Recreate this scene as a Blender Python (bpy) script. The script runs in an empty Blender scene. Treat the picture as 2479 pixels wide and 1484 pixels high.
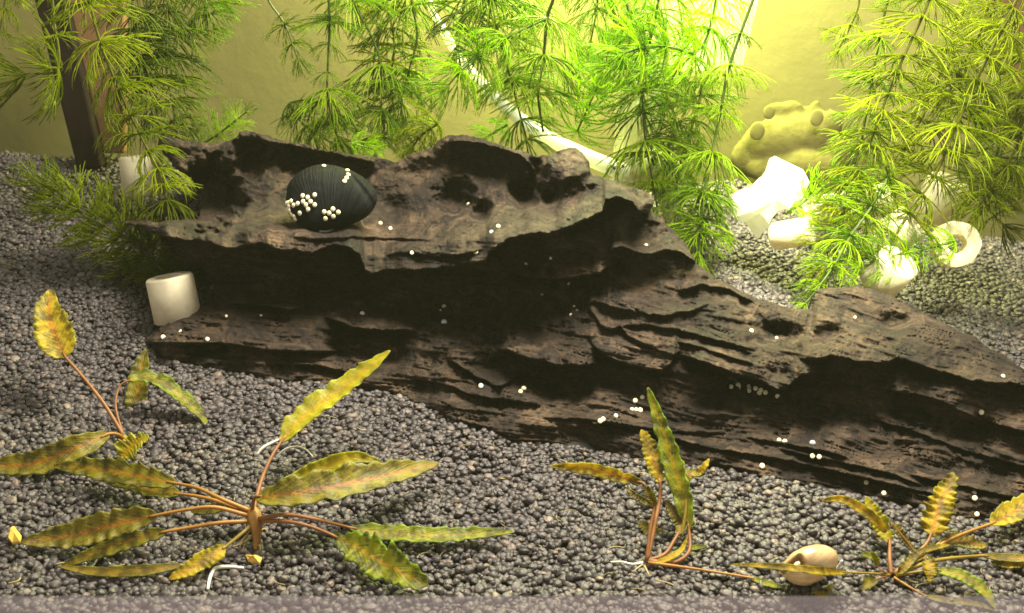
import bpy, math, random
import numpy as np
from mathutils import Vector, Matrix
from mathutils.bvhtree import BVHTree

R = math.radians
random.seed(7)
C = bpy.context.scene
COL = C.collection
C.unit_settings.system = 'METRIC'
C.unit_settings.scale_length = 0.01            # one unit is one centimetre: an aquarium seen close up

# ------------------------------------------------------------------ camera
PITCH, HFOV = R(18.0), R(46.0)
CAM = np.array([0.0, -29.5, 13.5])
cam_d = bpy.data.cameras.new('camera')
cam = bpy.data.objects.new('camera', cam_d)
COL.objects.link(cam)
cam.location = CAM
cam.rotation_euler = (R(90) - PITCH, 0, 0)
cam_d.sensor_width = 36
cam_d.lens = 18 / math.tan(HFOV / 2)
cam_d.clip_start = 0.1
cam_d.clip_end = 500
cam_d.dof.use_dof = True
cam_d.dof.focus_distance = 30.0
cam_d.dof.aperture_fstop = 0.40
C.camera = cam

# ------------------------------------------------------------------ world (the dim room outside the tank), lamps, exposure
w = bpy.data.worlds.new('World')
C.world = w
w.use_nodes = True
bg = w.node_tree.nodes['Background']
bg.inputs[0].default_value = (0.95, 0.88, 0.82, 1)
bg.inputs[1].default_value = 0.40


def area(name, loc, rot, sx, sy, power, col):
    d = bpy.data.lights.new(name, 'AREA')
    d.shape = 'RECTANGLE'
    d.size, d.size_y, d.energy, d.color = sx, sy, power, col
    o = bpy.data.objects.new(name, d)
    COL.objects.link(o)
    o.location = loc
    o.rotation_euler = rot
    return o


area('hood_lamp', (6.8, -0.5, 31), (0, 0, 0), 19, 9, 30000, (1.0, 0.94, 0.76))
area('added_wall_light', (4.5, 13.2, 18), (R(8), 0, 0), 9, 1.2, 16000, (0.90, 1.0, 0.36))  # added light, brightens the top of the back wall and the plants before it
sd = bpy.data.lights.new('added_ring_spot', 'SPOT')  # added spot high in front of the tank, brightens the white rings
sd.energy, sd.color, sd.spot_size, sd.spot_blend, sd.shadow_soft_size = 190000, (0.98, 1.0, 0.66), R(22), 1.0, 1.2
so = bpy.data.objects.new('added_ring_spot', sd)
COL.objects.link(so)
so.location = (9.6, -13.0, 31)
so.rotation_euler = (R(33.0), 0, R(2))
C.view_settings.view_transform = 'Standard'
C.view_settings.look = 'None'
C.view_settings.exposure = 0.22
C.view_settings.gamma = 1.0
C.cycles.use_denoising = True
C.cycles.max_bounces = 8
C.cycles.transparent_max_bounces = 16
C.cycles.sample_clamp_indirect = 6.0
C.cycles.caustics_reflective = False
C.cycles.caustics_refractive = False

# ------------------------------------------------------------------ picture <-> place
TH = math.tan(HFOV / 2)
cp, sp = math.cos(PITCH), math.sin(PITCH)


def ray(u, v):
    xn = (np.asarray(u, float) - 1239.5) / 1239.5 * TH
    yn = (742.0 - np.asarray(v, float)) / 1239.5 * TH
    return np.stack([xn, cp + yn * sp, -sp + yn * cp], -1)


def at(u, v, Y):
    d = ray(u, v)
    t = (np.asarray(Y, float) - CAM[1]) / d[..., 1]
    return CAM + d * t[..., None]


def to_px(P):
    P = np.asarray(P, float) - CAM
    f = P[..., 1] * cp - P[..., 2] * sp
    x = P[..., 0] / f
    y = (P[..., 1] * sp + P[..., 2] * cp) / f
    return 1239.5 + x / TH * 1239.5, 742 - y / TH * 1239.5


YB, YF = 13.0, -8.5
_bu = np.array([-300, 0, 250, 900, 1760, 2100, 2479, 2800])
_bv = np.array([380, 382, 388, 415, 445, 520, 600, 650])
_bp = at(_bu, _bv, np.full(8, YB))


def ground(x, y):
    x = np.asarray(x, float)
    y = np.asarray(y, float)
    zb = np.interp(x, _bp[:, 0], _bp[:, 2])
    s = np.clip((y - YF) / (YB - YF), -0.3, 1.1)
    return zb * s + 0.10 * np.sin(x * 0.7 + 1.3) * np.cos(y * 0.55) + 0.06 * np.sin(x * 1.9 + y * 1.3)


def G(u, v, h=0.0):
    """point on the gravel (plus height h) seen at pixel u, v"""
    lo, hi = 5.0, 90.0
    d = ray(u, v)
    for _ in range(40):
        m = (lo + hi) / 2
        P = CAM + d * m
        if P[2] > ground(P[0], P[1]) + h:
            lo = m
        else:
            hi = m
    return CAM + d * lo


# ------------------------------------------------------------------ noise
_rs = np.random.RandomState(5)
_perm = np.concatenate([_rs.permutation(256)] * 3)
_grad = _rs.normal(size=(256, 3))
_grad /= np.linalg.norm(_grad, axis=1)[:, None]


def noise(p, seed=0):
    p = np.asarray(p, float) + seed * 17.37
    i = np.floor(p).astype(int)
    f = p - i
    w_ = f * f * f * (f * (f * 6 - 15) + 10)
    i &= 255
    out = 0
    for dx in (0, 1):
        for dy in (0, 1):
            for dz in (0, 1):
                h = _perm[_perm[_perm[(i[..., 0] + dx) & 255] + ((i[..., 1] + dy) & 255)] + ((i[..., 2] + dz) & 255)]
                g = _grad[h & 255]
                dd = f - np.array([dx, dy, dz])
                wt = (w_[..., 0] if dx else 1 - w_[..., 0]) * (w_[..., 1] if dy else 1 - w_[..., 1]) * (w_[..., 2] if dz else 1 - w_[..., 2])
                out = out + wt * (g * dd).sum(-1)
    return out * 1.6


def n2(a, b, c=0.0, seed=0):
    a, b = np.broadcast_arrays(np.asarray(a, float), np.asarray(b, float))
    return noise(np.stack([a, b, np.full(a.shape, c)], -1), seed)


# ------------------------------------------------------------------ mesh and object helpers
def mesh(name, V, F, m=None, smooth=True):
    me = bpy.data.meshes.new(name)
    me.from_pydata([tuple(map(float, v)) for v in V], [], F)
    if smooth:
        me.polygons.foreach_set('use_smooth', [True] * len(me.polygons))
    if m:
        for mm in (m if isinstance(m, (list, tuple)) else [m]):
            me.materials.append(mm)
    me.update()
    return me


def obj(name, me, parent=None, label=None, cat=None, group=None, kind=None, loc=None):
    o = bpy.data.objects.new(name, me)
    COL.objects.link(o)
    if parent:
        o.parent = parent
    if loc is not None:
        o.location = [float(c) for c in loc]
    for k, x in (('label', label), ('category', cat), ('group', group), ('kind', kind)):
        if x:
            o[k] = x
    return o


def thing(name, loc, label, cat, group=None):
    return obj(name, None, None, label, cat, group, None, loc)


def smooth_path(P, n):
    P = np.asarray(P, float)
    if len(P) == 2:
        t = np.linspace(0, 1, n)[:, None]
        return P[0] * (1 - t) + P[1] * t
    Q = np.vstack([2 * P[0] - P[1], P, 2 * P[-1] - P[-2]])
    L = np.concatenate([[0], np.cumsum(np.linalg.norm(np.diff(P, axis=0), axis=1) + 1e-9)])
    out = []
    for s in np.linspace(0, L[-1], n):
        k = min(max(np.searchsorted(L, s, 'right') - 1, 0), len(P) - 2)
        t = (s - L[k]) / (L[k + 1] - L[k])
        a, b, c, d = Q[k:k + 4]
        out.append(.5 * (2 * b + (c - a) * t + (2 * a - 5 * b + 4 * c - d) * t * t + (3 * b - a - 3 * c + d) * t ** 3))
    return np.array(out)


def tube(V, F, P, r, sides=6, cap=True):
    """append a tube along the points P with radii r to the lists V, F"""
    P = np.asarray(P, float)
    r = np.broadcast_to(np.asarray(r, float), (len(P),))
    T = np.gradient(P, axis=0)
    T /= np.linalg.norm(T, axis=1)[:, None] + 1e-12
    ref = np.array([0, 0, 1.0]) if abs(T[0][2]) < .9 else np.array([1.0, 0, 0])
    b0 = len(V)
    for k in range(len(P)):
        a = np.cross(T[k], ref)
        a /= np.linalg.norm(a) + 1e-12
        b = np.cross(T[k], a)
        ref = b * -1 if False else ref
        for s in range(sides):
            q = 2 * math.pi * s / sides
            V.append(P[k] + r[k] * (math.cos(q) * a + math.sin(q) * b))
    for k in range(len(P) - 1):
        for s in range(sides):
            s2 = (s + 1) % sides
            F.append((b0 + k * sides + s, b0 + k * sides + s2, b0 + (k + 1) * sides + s2, b0 + (k + 1) * sides + s))
    if cap:
        F.append(tuple(b0 + s for s in range(sides))[::-1])
        F.append(tuple(b0 + (len(P) - 1) * sides + s for s in range(sides)))


# ------------------------------------------------------------------ materials
def mat(name):
    m = bpy.data.materials.new(name)
    m.use_nodes = True
    nt = m.node_tree
    return m, nt, nt.nodes['Principled BSDF'], nt.links


def N(nt, t, **kw):
    n = nt.nodes.new(t)
    for k, v in kw.items():
        setattr(n, k, v)
    return n


def ramp(nt, stops):
    r = nt.nodes.new('ShaderNodeValToRGB')
    e = r.color_ramp.elements
    while len(e) > 1:
        e.remove(e[-1])
    e[0].position, e[0].color = stops[0][0], (*stops[0][1], 1)
    for p, c in stops[1:]:
        x = e.new(p)
        x.color = (*c, 1)
    return r


def noise_tex(nt, coord, scale, detail=4, rough=.6, mapping=None):
    t = nt.nodes.new('ShaderNodeTexNoise')
    t.inputs['Scale'].default_value = scale
    t.inputs['Detail'].default_value = detail
    t.inputs['Roughness'].default_value = rough
    if mapping:
        mp = nt.nodes.new('ShaderNodeMapping')
        mp.inputs['Scale'].default_value = mapping
        nt.links.new(coord, mp.inputs['Vector'])
        coord = mp.outputs[0]
    nt.links.new(coord, t.inputs['Vector'])
    return t


def mix_rgb(nt, a, b, f, mode='MIX'):
    n = nt.nodes.new('ShaderNodeMix')
    n.data_type = 'RGBA'
    n.blend_type = mode
    for s, x in ((6, a), (7, b)):
        if isinstance(x, tuple):
            n.inputs[s].default_value = (*x, 1)
        else:
            nt.links.new(x, n.inputs[s])
    if isinstance(f, float):
        n.inputs[0].default_value = f
    else:
        nt.links.new(f, n.inputs[0])
    return n.outputs[2]


def bump(nt, h, strength, dist, normal_in):
    b = nt.nodes.new('ShaderNodeBump')
    b.inputs['Strength'].default_value = strength
    b.inputs['Distance'].default_value = dist
    nt.links.new(h, b.inputs['Height'])
    nt.links.new(b.outputs[0], normal_in)
    return b


def plain(name, col, rough=.6, spec=.5, var=.25, scale=3.0, trans=0.0, transcol=None, bmp=0.0):
    m, nt, p, l = mat(name)
    tc = N(nt, 'ShaderNodeTexCoord')
    t = noise_tex(nt, tc.outputs['Object'], scale, 5)
    dark = tuple(c * (1 - var) for c in col)
    lite = tuple(min(1, c * (1 + var)) for c in col)
    r = ramp(nt, [(.3, dark), (.7, lite)])
    l.new(t.outputs[0], r.inputs[0])
    l.new(r.outputs[0], p.inputs['Base Color'])
    p.inputs['Roughness'].default_value = rough
    p.inputs['Specular IOR Level'].default_value = spec
    if bmp:
        bump(nt, t.outputs[0], bmp, .05, p.inputs['Normal'])
    if trans:
        tr = N(nt, 'ShaderNodeBsdfTranslucent')
        if transcol:
            tr.inputs[0].default_value = (*transcol, 1)
        else:
            l.new(r.outputs[0], tr.inputs[0])
        mx = N(nt, 'ShaderNodeMixShader')
        mx.inputs[0].default_value = trans
        l.new(p.outputs[0], mx.inputs[1])
        l.new(tr.outputs[0], mx.inputs[2])
        l.new(mx.outputs[0], nt.nodes['Material Output'].inputs[0])
    return m


# --- wood
def make_wood():
    m, nt, p, l = mat('waterlogged_wood')
    at_ = N(nt, 'ShaderNodeAttribute', attribute_name='grain')
    tc = N(nt, 'ShaderNodeTexCoord')
    g = at_.outputs['Vector']
    big = noise_tex(nt, tc.outputs['Object'], .55, 5, .6)
    streak = noise_tex(nt, g, 1.0, 7, .68, (.32, 1.0, 4.0))
    fine = noise_tex(nt, g, 1.0, 6, .72, (.9, 2.5, 10.0))
    spots = noise_tex(nt, tc.outputs['Object'], 9.0, 6, .75)
    c1 = ramp(nt, [(.32, (.022, .015, .010)), (.46, (.056, .038, .024)), (.60, (.104, .073, .047)), (.8, (.19, .14, .095))])
    l.new(streak.outputs[0], c1.inputs[0])
    c2 = ramp(nt, [(.36, (.22, .18, .16)), (.50, (.75, .72, .70)), (.66, (1.15, 1.12, 1.08))])
    l.new(big.outputs[0], c2.inputs[0])
    col = mix_rgb(nt, c1.outputs[0], c2.outputs[0], .9, 'MULTIPLY')
    c3 = ramp(nt, [(.40, (.24, .20, .18)), (.50, (.85, .83, .80)), (.60, (1.35, 1.28, 1.18)), (.70, (1.9, 1.75, 1.5))])
    l.new(fine.outputs[0], c3.inputs[0])
    col = mix_rgb(nt, col, c3.outputs[0], .9, 'MULTIPLY')
    c4 = ramp(nt, [(.38, (.42, .38, .36)), (.52, (1.0, .97, .94)), (.68, (1.45, 1.38, 1.25))])
    l.new(spots.outputs[0], c4.inputs[0])
    col = mix_rgb(nt, col, c4.outputs[0], .7, 'MULTIPLY')
    l.new(col, p.inputs['Base Color'])
    p.inputs['Roughness'].default_value = .72
    p.inputs['Specular IOR Level'].default_value = .35
    add = N(nt, 'ShaderNodeMath', operation='ADD')
    l.new(fine.outputs[0], add.inputs[0])
    ml = N(nt, 'ShaderNodeMath', operation='MULTIPLY')
    ml.inputs[1].default_value = .8
    l.new(spots.outputs[0], ml.inputs[0])
    l.new(ml.outputs[0], add.inputs[1])
    bump(nt, add.outputs[0], 1.0, .11, p.inputs['Normal'])
    return m


WOOD = make_wood()


# --- gravel grains
def make_gravel():
    m, nt, p, l = mat('dark_gravel')
    oi = N(nt, 'ShaderNodeObjectInfo')
    tc = N(nt, 'ShaderNodeTexCoord')
    r = ramp(nt, [(0, (.040, .033, .031)), (.35, (.062, .052, .050)), (.75, (.085, .072, .069)), (.94, (.122, .099, .087)), (1, (.22, .17, .125))])
    l.new(oi.outputs['Random'], r.inputs[0])
    t = noise_tex(nt, tc.outputs['Object'], 2.2, 4, .7)
    r2 = ramp(nt, [(.35, (.6, .58, .57)), (.65, (1.2, 1.17, 1.15))])
    l.new(t.outputs[0], r2.inputs[0])
    l.new(mix_rgb(nt, r.outputs[0], r2.outputs[0], .8, 'MULTIPLY'), p.inputs['Base Color'])
    p.inputs['Roughness'].default_value = .46
    p.inputs['Specular IOR Level'].default_value = .55
    bump(nt, t.outputs[0], .2, .2, p.inputs['Normal'])
    return m


GRAVEL = make_gravel()
BED = plain('gravel_bed_dark', (.035, .031, .029), .9, .2, .3, 4)


# --- the wall behind the tank
def make_wall():
    m, nt, p, l = mat('olive_wall')
    tc = N(nt, 'ShaderNodeTexCoord')
    t = noise_tex(nt, tc.outputs['Object'], 1.6, 6, .6)
    t2 = noise_tex(nt, tc.outputs['Object'], .22, 3, .5)
    r = ramp(nt, [(.3, (.135, .120, .033)), (.7, (.175, .154, .042))])
    l.new(t2.outputs[0], r.inputs[0])
    l.new(r.outputs[0], p.inputs['Base Color'])
    p.inputs['Roughness'].default_value = .85
    bump(nt, t.outputs[0], .4, .06, p.inputs['Normal'])
    return m


WALL = make_wall()


# --- feathery plants
def make_fern(name, base, tip, trans):
    m, nt, p, l = mat(name)
    oi = N(nt, 'ShaderNodeObjectInfo')
    tc = N(nt, 'ShaderNodeTexCoord')
    t = noise_tex(nt, tc.outputs['Object'], 3.0, 3)
    ad = N(nt, 'ShaderNodeMath', operation='ADD')
    l.new(oi.outputs['Random'], ad.inputs[0])
    l.new(t.outputs[0], ad.inputs[1])
    r = ramp(nt, [(.35, base), (1.15 / 1.3, tip)])
    mu = N(nt, 'ShaderNodeMath', operation='MULTIPLY')
    mu.inputs[1].default_value = .67
    l.new(ad.outputs[0], mu.inputs[0])
    l.new(mu.outputs[0], r.inputs[0])
    l.new(r.outputs[0], p.inputs['Base Color'])
    p.inputs['Roughness'].default_value = .42
    p.inputs['Specular IOR Level'].default_value = .28
    tr = N(nt, 'ShaderNodeBsdfTranslucent')
    l.new(mix_rgb(nt, r.outputs[0], (1.9, 2.0, .7), 1.0, 'MULTIPLY'), tr.inputs[0])
    mx = N(nt, 'ShaderNodeMixShader')
    mx.inputs[0].default_value = trans
    l.new(p.outputs[0], mx.inputs[1])
    l.new(tr.outputs[0], mx.inputs[2])
    l.new(mx.outputs[0], nt.nodes['Material Output'].inputs[0])
    return m


FERN = {'olive': make_fern('olive_needles', (.15, .18, .003), (.29, .33, .005), .55),
        'green': make_fern('green_needles', (.11, .19, .003), (.27, .37, .005), .5),
        'lime': make_fern('lime_needles', (.21, .34, .003), (.40, .54, .005), .55),
        'dark': make_fern('dark_green_needles', (.07, .105, .004), (.15, .20, .006), .45)}
STEM = {'olive': plain('olive_stem', (.17, .18, .02), .5, trans=.3), 'green': plain('dark_green_stem', (.09, .14, .02), .5, trans=.25),
        'lime': plain('lime_stem', (.14, .24, .02), .5, trans=.3), 'dark': plain('deep_green_stem', (.05, .06, .02), .5)}


# --- broad leaves: UV x along, y across
def make_leaf(name, edge, body, mid, vein=.85, trans=.35):
    m, nt, p, l = mat(name)
    uv = N(nt, 'ShaderNodeUVMap')
    sep = N(nt, 'ShaderNodeSeparateXYZ')
    l.new(uv.outputs[0], sep.inputs[0])
    tc = N(nt, 'ShaderNodeTexCoord')
    mott = noise_tex(nt, tc.outputs['Object'], 3.2, 5, .65)
    a = N(nt, 'ShaderNodeMath', operation='SUBTRACT')
    a.inputs[1].default_value = .5
    l.new(sep.outputs[1], a.inputs[0])
    b = N(nt, 'ShaderNodeMath', operation='ABSOLUTE')
    l.new(a.outputs[0], b.inputs[0])
    rm = ramp(nt, [(.035, mid), (.10, body), (.36, body), (.5, edge)])
    l.new(b.outputs[0], rm.inputs[0])
    # slanting side veins
    wv = N(nt, 'ShaderNodeMath', operation='MULTIPLY_ADD')
    l.new(b.outputs[0], wv.inputs[0])
    wv.inputs[1].default_value = -.45
    l.new(sep.outputs[0], wv.inputs[2])
    comb = N(nt, 'ShaderNodeCombineXYZ')
    l.new(wv.outputs[0], comb.inputs[0])
    sb = noise_tex(nt, comb.outputs[0], 26, 2, .5)
    ad = N(nt, 'ShaderNodeMath', operation='MULTIPLY_ADD')
    l.new(mott.outputs[0], ad.inputs[0])
    ad.inputs[1].default_value = 1.35
    sbm = N(nt, 'ShaderNodeMath', operation='MULTIPLY')
    sbm.inputs[1].default_value = .5
    l.new(sb.outputs[0], sbm.inputs[0])
    l.new(sbm.outputs[0], ad.inputs[2])
    rv = ramp(nt, [(.80, (.28, .28, .2)), (.90, (.68, .68, .55)), (1.0, (1.1, 1.1, 1.0))])
    l.new(ad.outputs[0], rv.inputs[0])
    col = mix_rgb(nt, rm.outputs[0], rv.outputs[0], vein, 'MULTIPLY')
    l.new(col, p.inputs['Base Color'])
    p.inputs['Roughness'].default_value = .5
    bump(nt, ad.outputs[0], .6, .06, p.inputs['Normal'])
    tr = N(nt, 'ShaderNodeBsdfTranslucent')
    l.new(mix_rgb(nt, col, (1.7, 1.6, .8), 1.0, 'MULTIPLY'), tr.inputs[0])
    mx = N(nt, 'ShaderNodeMixShader')
    mx.inputs[0].default_value = trans
    l.new(p.outputs[0], mx.inputs[1])
    l.new(tr.outputs[0], mx.inputs[2])
    l.new(mx.outputs[0], nt.nodes['Material Output'].inputs[0])
    return m


LEAF = {'olive': make_leaf('olive_leaf', (.19, .20, .012), (.27, .23, .012), (.42, .23, .015), trans=.45),
        'brown': make_leaf('brown_leaf', (.20, .19, .010), (.25, .20, .011), (.40, .17, .012), .75),
        'yellow': make_leaf('yellow_leaf', (.36, .34, .012), (.50, .38, .013), (.56, .29, .015), trans=.45),
        'green': make_leaf('green_leaf', (.22, .33, .012), (.30, .31, .013), (.46, .31, .015), trans=.45),
        'bright': make_leaf('yellow_green_leaf', (.38, .40, .012), (.46, .41, .013), (.54, .36, .015), .4, trans=.45)}
PETIOLE = {'orange': plain('orange_petiole', (.42, .20, .035), .45, trans=.25), 'brown': plain('red_brown_petiole', (.30, .125, .035), .5, trans=.2),
           'yellow': plain('yellow_petiole', (.34, .24, .035), .45, trans=.25)}
WHITE = plain('white_ceramic', (.88, .80, .58), .65, .3, .13, 2.6, trans=.35, bmp=.15)
EGG = plain('white_egg', (.90, .81, .52), .35, .5, .05, 8)
ROOT = plain('white_root', (.78, .76, .66), .5, .4, .08, 4)
TANROOT = plain('tan_root', (.42, .32, .13), .6, .4, .2, 4)
CHIP = plain('yellow_chip', (.75, .47, .07), .4, .5, .25, 5)

# ================================================================== SETTING
# gravel bed under the loose grains
gx, gy = np.linspace(-22, 22, 60), np.linspace(YF, YB + .3, 34)
V = [(x, y, float(ground(x, y)) - .14) for y in gy for x in gx]
F = [(j * 60 + i, j * 60 + i + 1, (j + 1) * 60 + i + 1, (j + 1) * 60 + i) for j in range(33) for i in range(59)]
obj('gravel_bed', mesh('gravel_bed', V, F, BED), kind='structure')
V = [(-45, YB + 2.6, -8), (45, YB + 2.6, -8), (45, YB + 2.6, 16.5), (-45, YB + 2.6, 16.5)]
obj('back_wall', mesh('back_wall', V, [(0, 1, 2, 3)], WALL), kind='structure')

# ================================================================== DRIFTWOOD
SIL = [(289, 537), (329, 531), (386, 538), (420, 533), (480, 530), (490, 500), (480, 470), (466, 440), (420, 400), (399, 374), (380, 348),
       (389, 327), (446, 338), (500, 346), (536, 345), (565, 335), (577, 328), (581, 317), (596, 315), (626, 322), (663, 334), (713, 345), (780, 362),
       (846, 372), (913, 382), (958, 392), (980, 380), (1001, 370), (1048, 358), (1060, 342), (1072, 333), (1088, 327), (1124, 326), (1161, 334),
       (1228, 358), (1275, 367), (1291, 377), (1305, 379), (1335, 374), (1350, 366), (1375, 360), (1395, 360), (1415, 375), (1428, 395), (1432, 420),
       (1448, 424), (1478, 436), (1511, 447), (1548, 460), (1585, 476), (1583, 497), (1573, 510), (1595, 522), (1628, 554), (1661, 594), (1687, 637),
       (1720, 665), (1770, 692), (1833, 722), (1886, 738), (1930, 750), (1960, 748), (1967, 718), (1978, 700), (2003, 695), (2077, 692), (2137, 706),
       (2203, 738), (2253, 765), (2320, 803), (2363, 815), (2376, 832), (2420, 855), (2479, 893), (2600, 965), (2600, 1305), (2479, 1280), (2439, 1270),
       (2356, 1266), (2242, 1238), (2166, 1228), (2089, 1210), (2005, 1191), (1855, 1164), (1722, 1140), (1552, 1126), (1495, 1108), (1419, 1096),
       (1344, 1083), (1230, 1070), (1128, 1034), (1094, 1022), (1028, 994), (954, 964), (881, 942), (800, 938), (650, 926), (500, 898), (400, 880), (362, 850),
       (345, 832), (347, 822), (417, 775), (470, 750), (500, 728), (529, 724), (523, 707), (509, 672), (493, 649), (453, 641), (413, 624), (393, 597), (389, 572), (356, 556)]
SIL = np.array(SIL, float)


def signed_dist(px, py, poly):
    d2 = np.full(px.shape, 1e12)
    inside = np.zeros(px.shape, bool)
    a = poly
    b = np.roll(poly, -1, 0)
    for (x0, y0), (x1, y1) in zip(a, b):
        dx, dy = x1 - x0, y1 - y0
        t = np.clip(((px - x0) * dx + (py - y0) * dy) / (dx * dx + dy * dy + 1e-9), 0, 1)
        d2 = np.minimum(d2, (px - x0 - t * dx) ** 2 + (py - y0 - t * dy) ** 2)
        c = (y0 > py) != (y1 > py)
        with np.errstate(divide='ignore', invalid='ignore'):
            xi = x0 + (py - y0) * dx / (dy if dy else 1e-9)
        inside ^= c & (px < xi)
    d = np.sqrt(d2)
    return np.where(inside, -d, d)


STEP = 2.5
us, vs = np.arange(276, 2610, STEP), np.arange(306, 1316, STEP)
U, W_ = np.meshgrid(us, vs)
SD = signed_dist(U, W_, SIL)
SD += 3.2 * n2(U / 22, W_ / 22, 0, 1) + 1.8 * n2(U / 8, W_ / 8, 0, 2)

# broad form: height profiles above the line where the wood meets the gravel
_cu = np.array([289, 350, 400, 500, 650, 826, 954, 1094, 1230, 1419, 1552, 1722, 1855, 2005, 2166, 2356, 2479, 2600], float)
_cv = np.array([832, 834, 880, 898, 926, 942, 964, 1022, 1070, 1096, 1126, 1140, 1164, 1191, 1228, 1266, 1280, 1305], float)
_cy = np.array([G(a, b)[1] for a, b in zip(_cu, _cv)])
PROF = {300: [(840, 0), (780, .8), (700, 2.0), (640, 2.8), (600, 3.2), (540, 3.9), (480, 4.6), (400, 5.4), (320, 5.8)],
        600: [(915, 0), (840, .6), (745, 2.0), (680, 3.0), (610, 2.9), (560, 3.0), (480, 5.3), (410, 5.7), (320, 5.7)],
        800: [(940, 0), (850, .8), (780, 1.8), (700, 3.2), (620, 3.1), (570, 3.2), (490, 5.6), (420, 6.0), (360, 6.0)],
        1000: [(980, 0), (890, .8), (800, 1.9), (710, 3.7), (650, 3.6), (590, 3.6), (500, 5.4), (420, 6.0), (360, 6.3)],
        1230: [(1070, 0), (950, 1.1), (860, 1.9), (730, 3.9), (650, 3.9), (575, 3.9), (490, 5.6), (410, 6.2), (340, 6.5)],
        1420: [(1096, 0), (980, 1.3), (890, 2.0), (770, 3.2), (670, 4.4), (540, 4.4), (470, 5.8), (420, 6.4), (360, 6.7)],
        1580: [(1128, 0), (1000, 1.4), (890, 2.2), (790, 3.3), (690, 4.4), (610, 5.0), (540, 5.6), (500, 6.0), (460, 6.3)],
        1720: [(1140, 0), (1010, 1.5), (900, 2.3), (800, 3.4), (720, 4.4), (660, 5.0), (640, 5.2), (600, 5.5), (560, 5.8)],
        1900: [(1172, 0), (1050, 1.5), (950, 2.3), (880, 3.0), (810, 3.9), (760, 4.7), (735, 5.1), (700, 5.4), (660, 5.7)],
        2090: [(1208, 0), (1080, 1.6), (970, 2.6), (885, 3.2), (800, 4.2), (740, 5.0), (693, 5.7), (660, 6.1), (620, 6.4)],
        2300: [(1254, 0), (1130, 1.6), (1020, 2.5), (920, 3.3), (850, 4.2), (800, 5.0), (770, 5.4), (740, 5.7), (700, 6.0)],
        2600: [(1305, 0), (1180, 1.6), (1090, 2.5), (1010, 3.3), (965, 3.9), (920, 4.5), (880, 5.0), (840, 5.5), (800, 5.9)]}
pk = np.array(sorted(PROF), float)
pv = np.array([[q[0] for q in PROF[int(k)]] for k in pk], float)
pd = np.array([[q[1] for q in PROF[int(k)]] for k in pk], float)


def base_depth(u, v):
    """u, v arrays of one shape (grid)"""
    j = np.clip(np.searchsorted(pk, u, 'right') - 1, 0, len(pk) - 2)
    f = np.clip((u - pk[j]) / (pk[j + 1] - pk[j]), 0, 1)
    f = f * f * (3 - 2 * f)
    kv = pv[j] * (1 - f)[..., None] + pv[j + 1] * f[..., None]
    kd = pd[j] * (1 - f)[..., None] + pd[j + 1] * f[..., None]
    out = np.full(u.shape, np.nan)
    out = kd[..., 0] + (v - kv[..., 0]) * -.004
    for i in range(kv.shape[-1] - 1):
        t = (v - kv[..., i]) / (kv[..., i + 1] - kv[..., i])
        sel = (t >= 0)
        tt = np.clip(t, 0, 1)
        out = np.where(sel, kd[..., i] + (kd[..., i + 1] - kd[..., i]) * tt, out)
    return out + np.interp(u, _cu, _cy)


DEP = base_depth(U, W_)
k_ = np.array([1, 2, 3, 2, 1.]) / 9
for _ in range(4):                                # soften the facets of the broad form
    DEP = sum(k_[i] * np.roll(DEP, i - 2, 0) for i in range(5))
DEP[:12] = DEP[12]
DEP[-12:] = DEP[-13]
# gentle lumps
DEP += .38 * n2(U / 150, W_ / 90, 0, 3) + .17 * n2(U / 55, W_ / 38, 0, 4)


def step(x, w=2.5):
    t = np.clip(x / w * .5 + .5, 0, 1)
    return t * t * (3 - 2 * t)


def ledge(poly, A, L, under=0.0, Lu=50, taper=30, rough=4.0, seed=0):
    """a crisp broken edge: the wood above it juts out by A cm and falls back over L pixels upward; undercut below"""
    global DEP
    q = np.array(poly, float)
    e = np.interp(U, q[:, 0], q[:, 1])
    e = e + rough * n2(U / 24, 0 * U, seed, 5) + rough * .5 * n2(U / 7, 0 * U, seed, 6)
    amp = A * np.clip((U - q[0, 0]) / taper, 0, 1) * np.clip((q[-1, 0] - U) / taper, 0, 1)
    up = e - W_
    amp = amp * (1 + .35 * n2(U / 40, 0 * U, seed + .5, 7))
    DEP = DEP - amp * step(up) * np.exp(-np.clip(up, 0, None) / L)
    if under:
        DEP = DEP + under * (amp / A) * step(-up) * np.exp(-np.clip(-up, 0, None) / Lu)


def pit(u0, v0, ru, rv, depth, ang=0.0, hard=1.0, seed=0):
    global DEP
    a = R(ang)
    x, y = U - u0, W_ - v0
    X = (x * math.cos(a) + y * math.sin(a)) / ru
    Y = (-x * math.sin(a) + y * math.cos(a)) / rv
    r = np.sqrt(X * X + Y * Y) + .34 * n2(U / 24, W_ / 24, seed, 8) + .1 * n2(U / 8, W_ / 8, seed, 9)
    DEP = DEP + depth * (1 - step(r - 1, hard))


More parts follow.
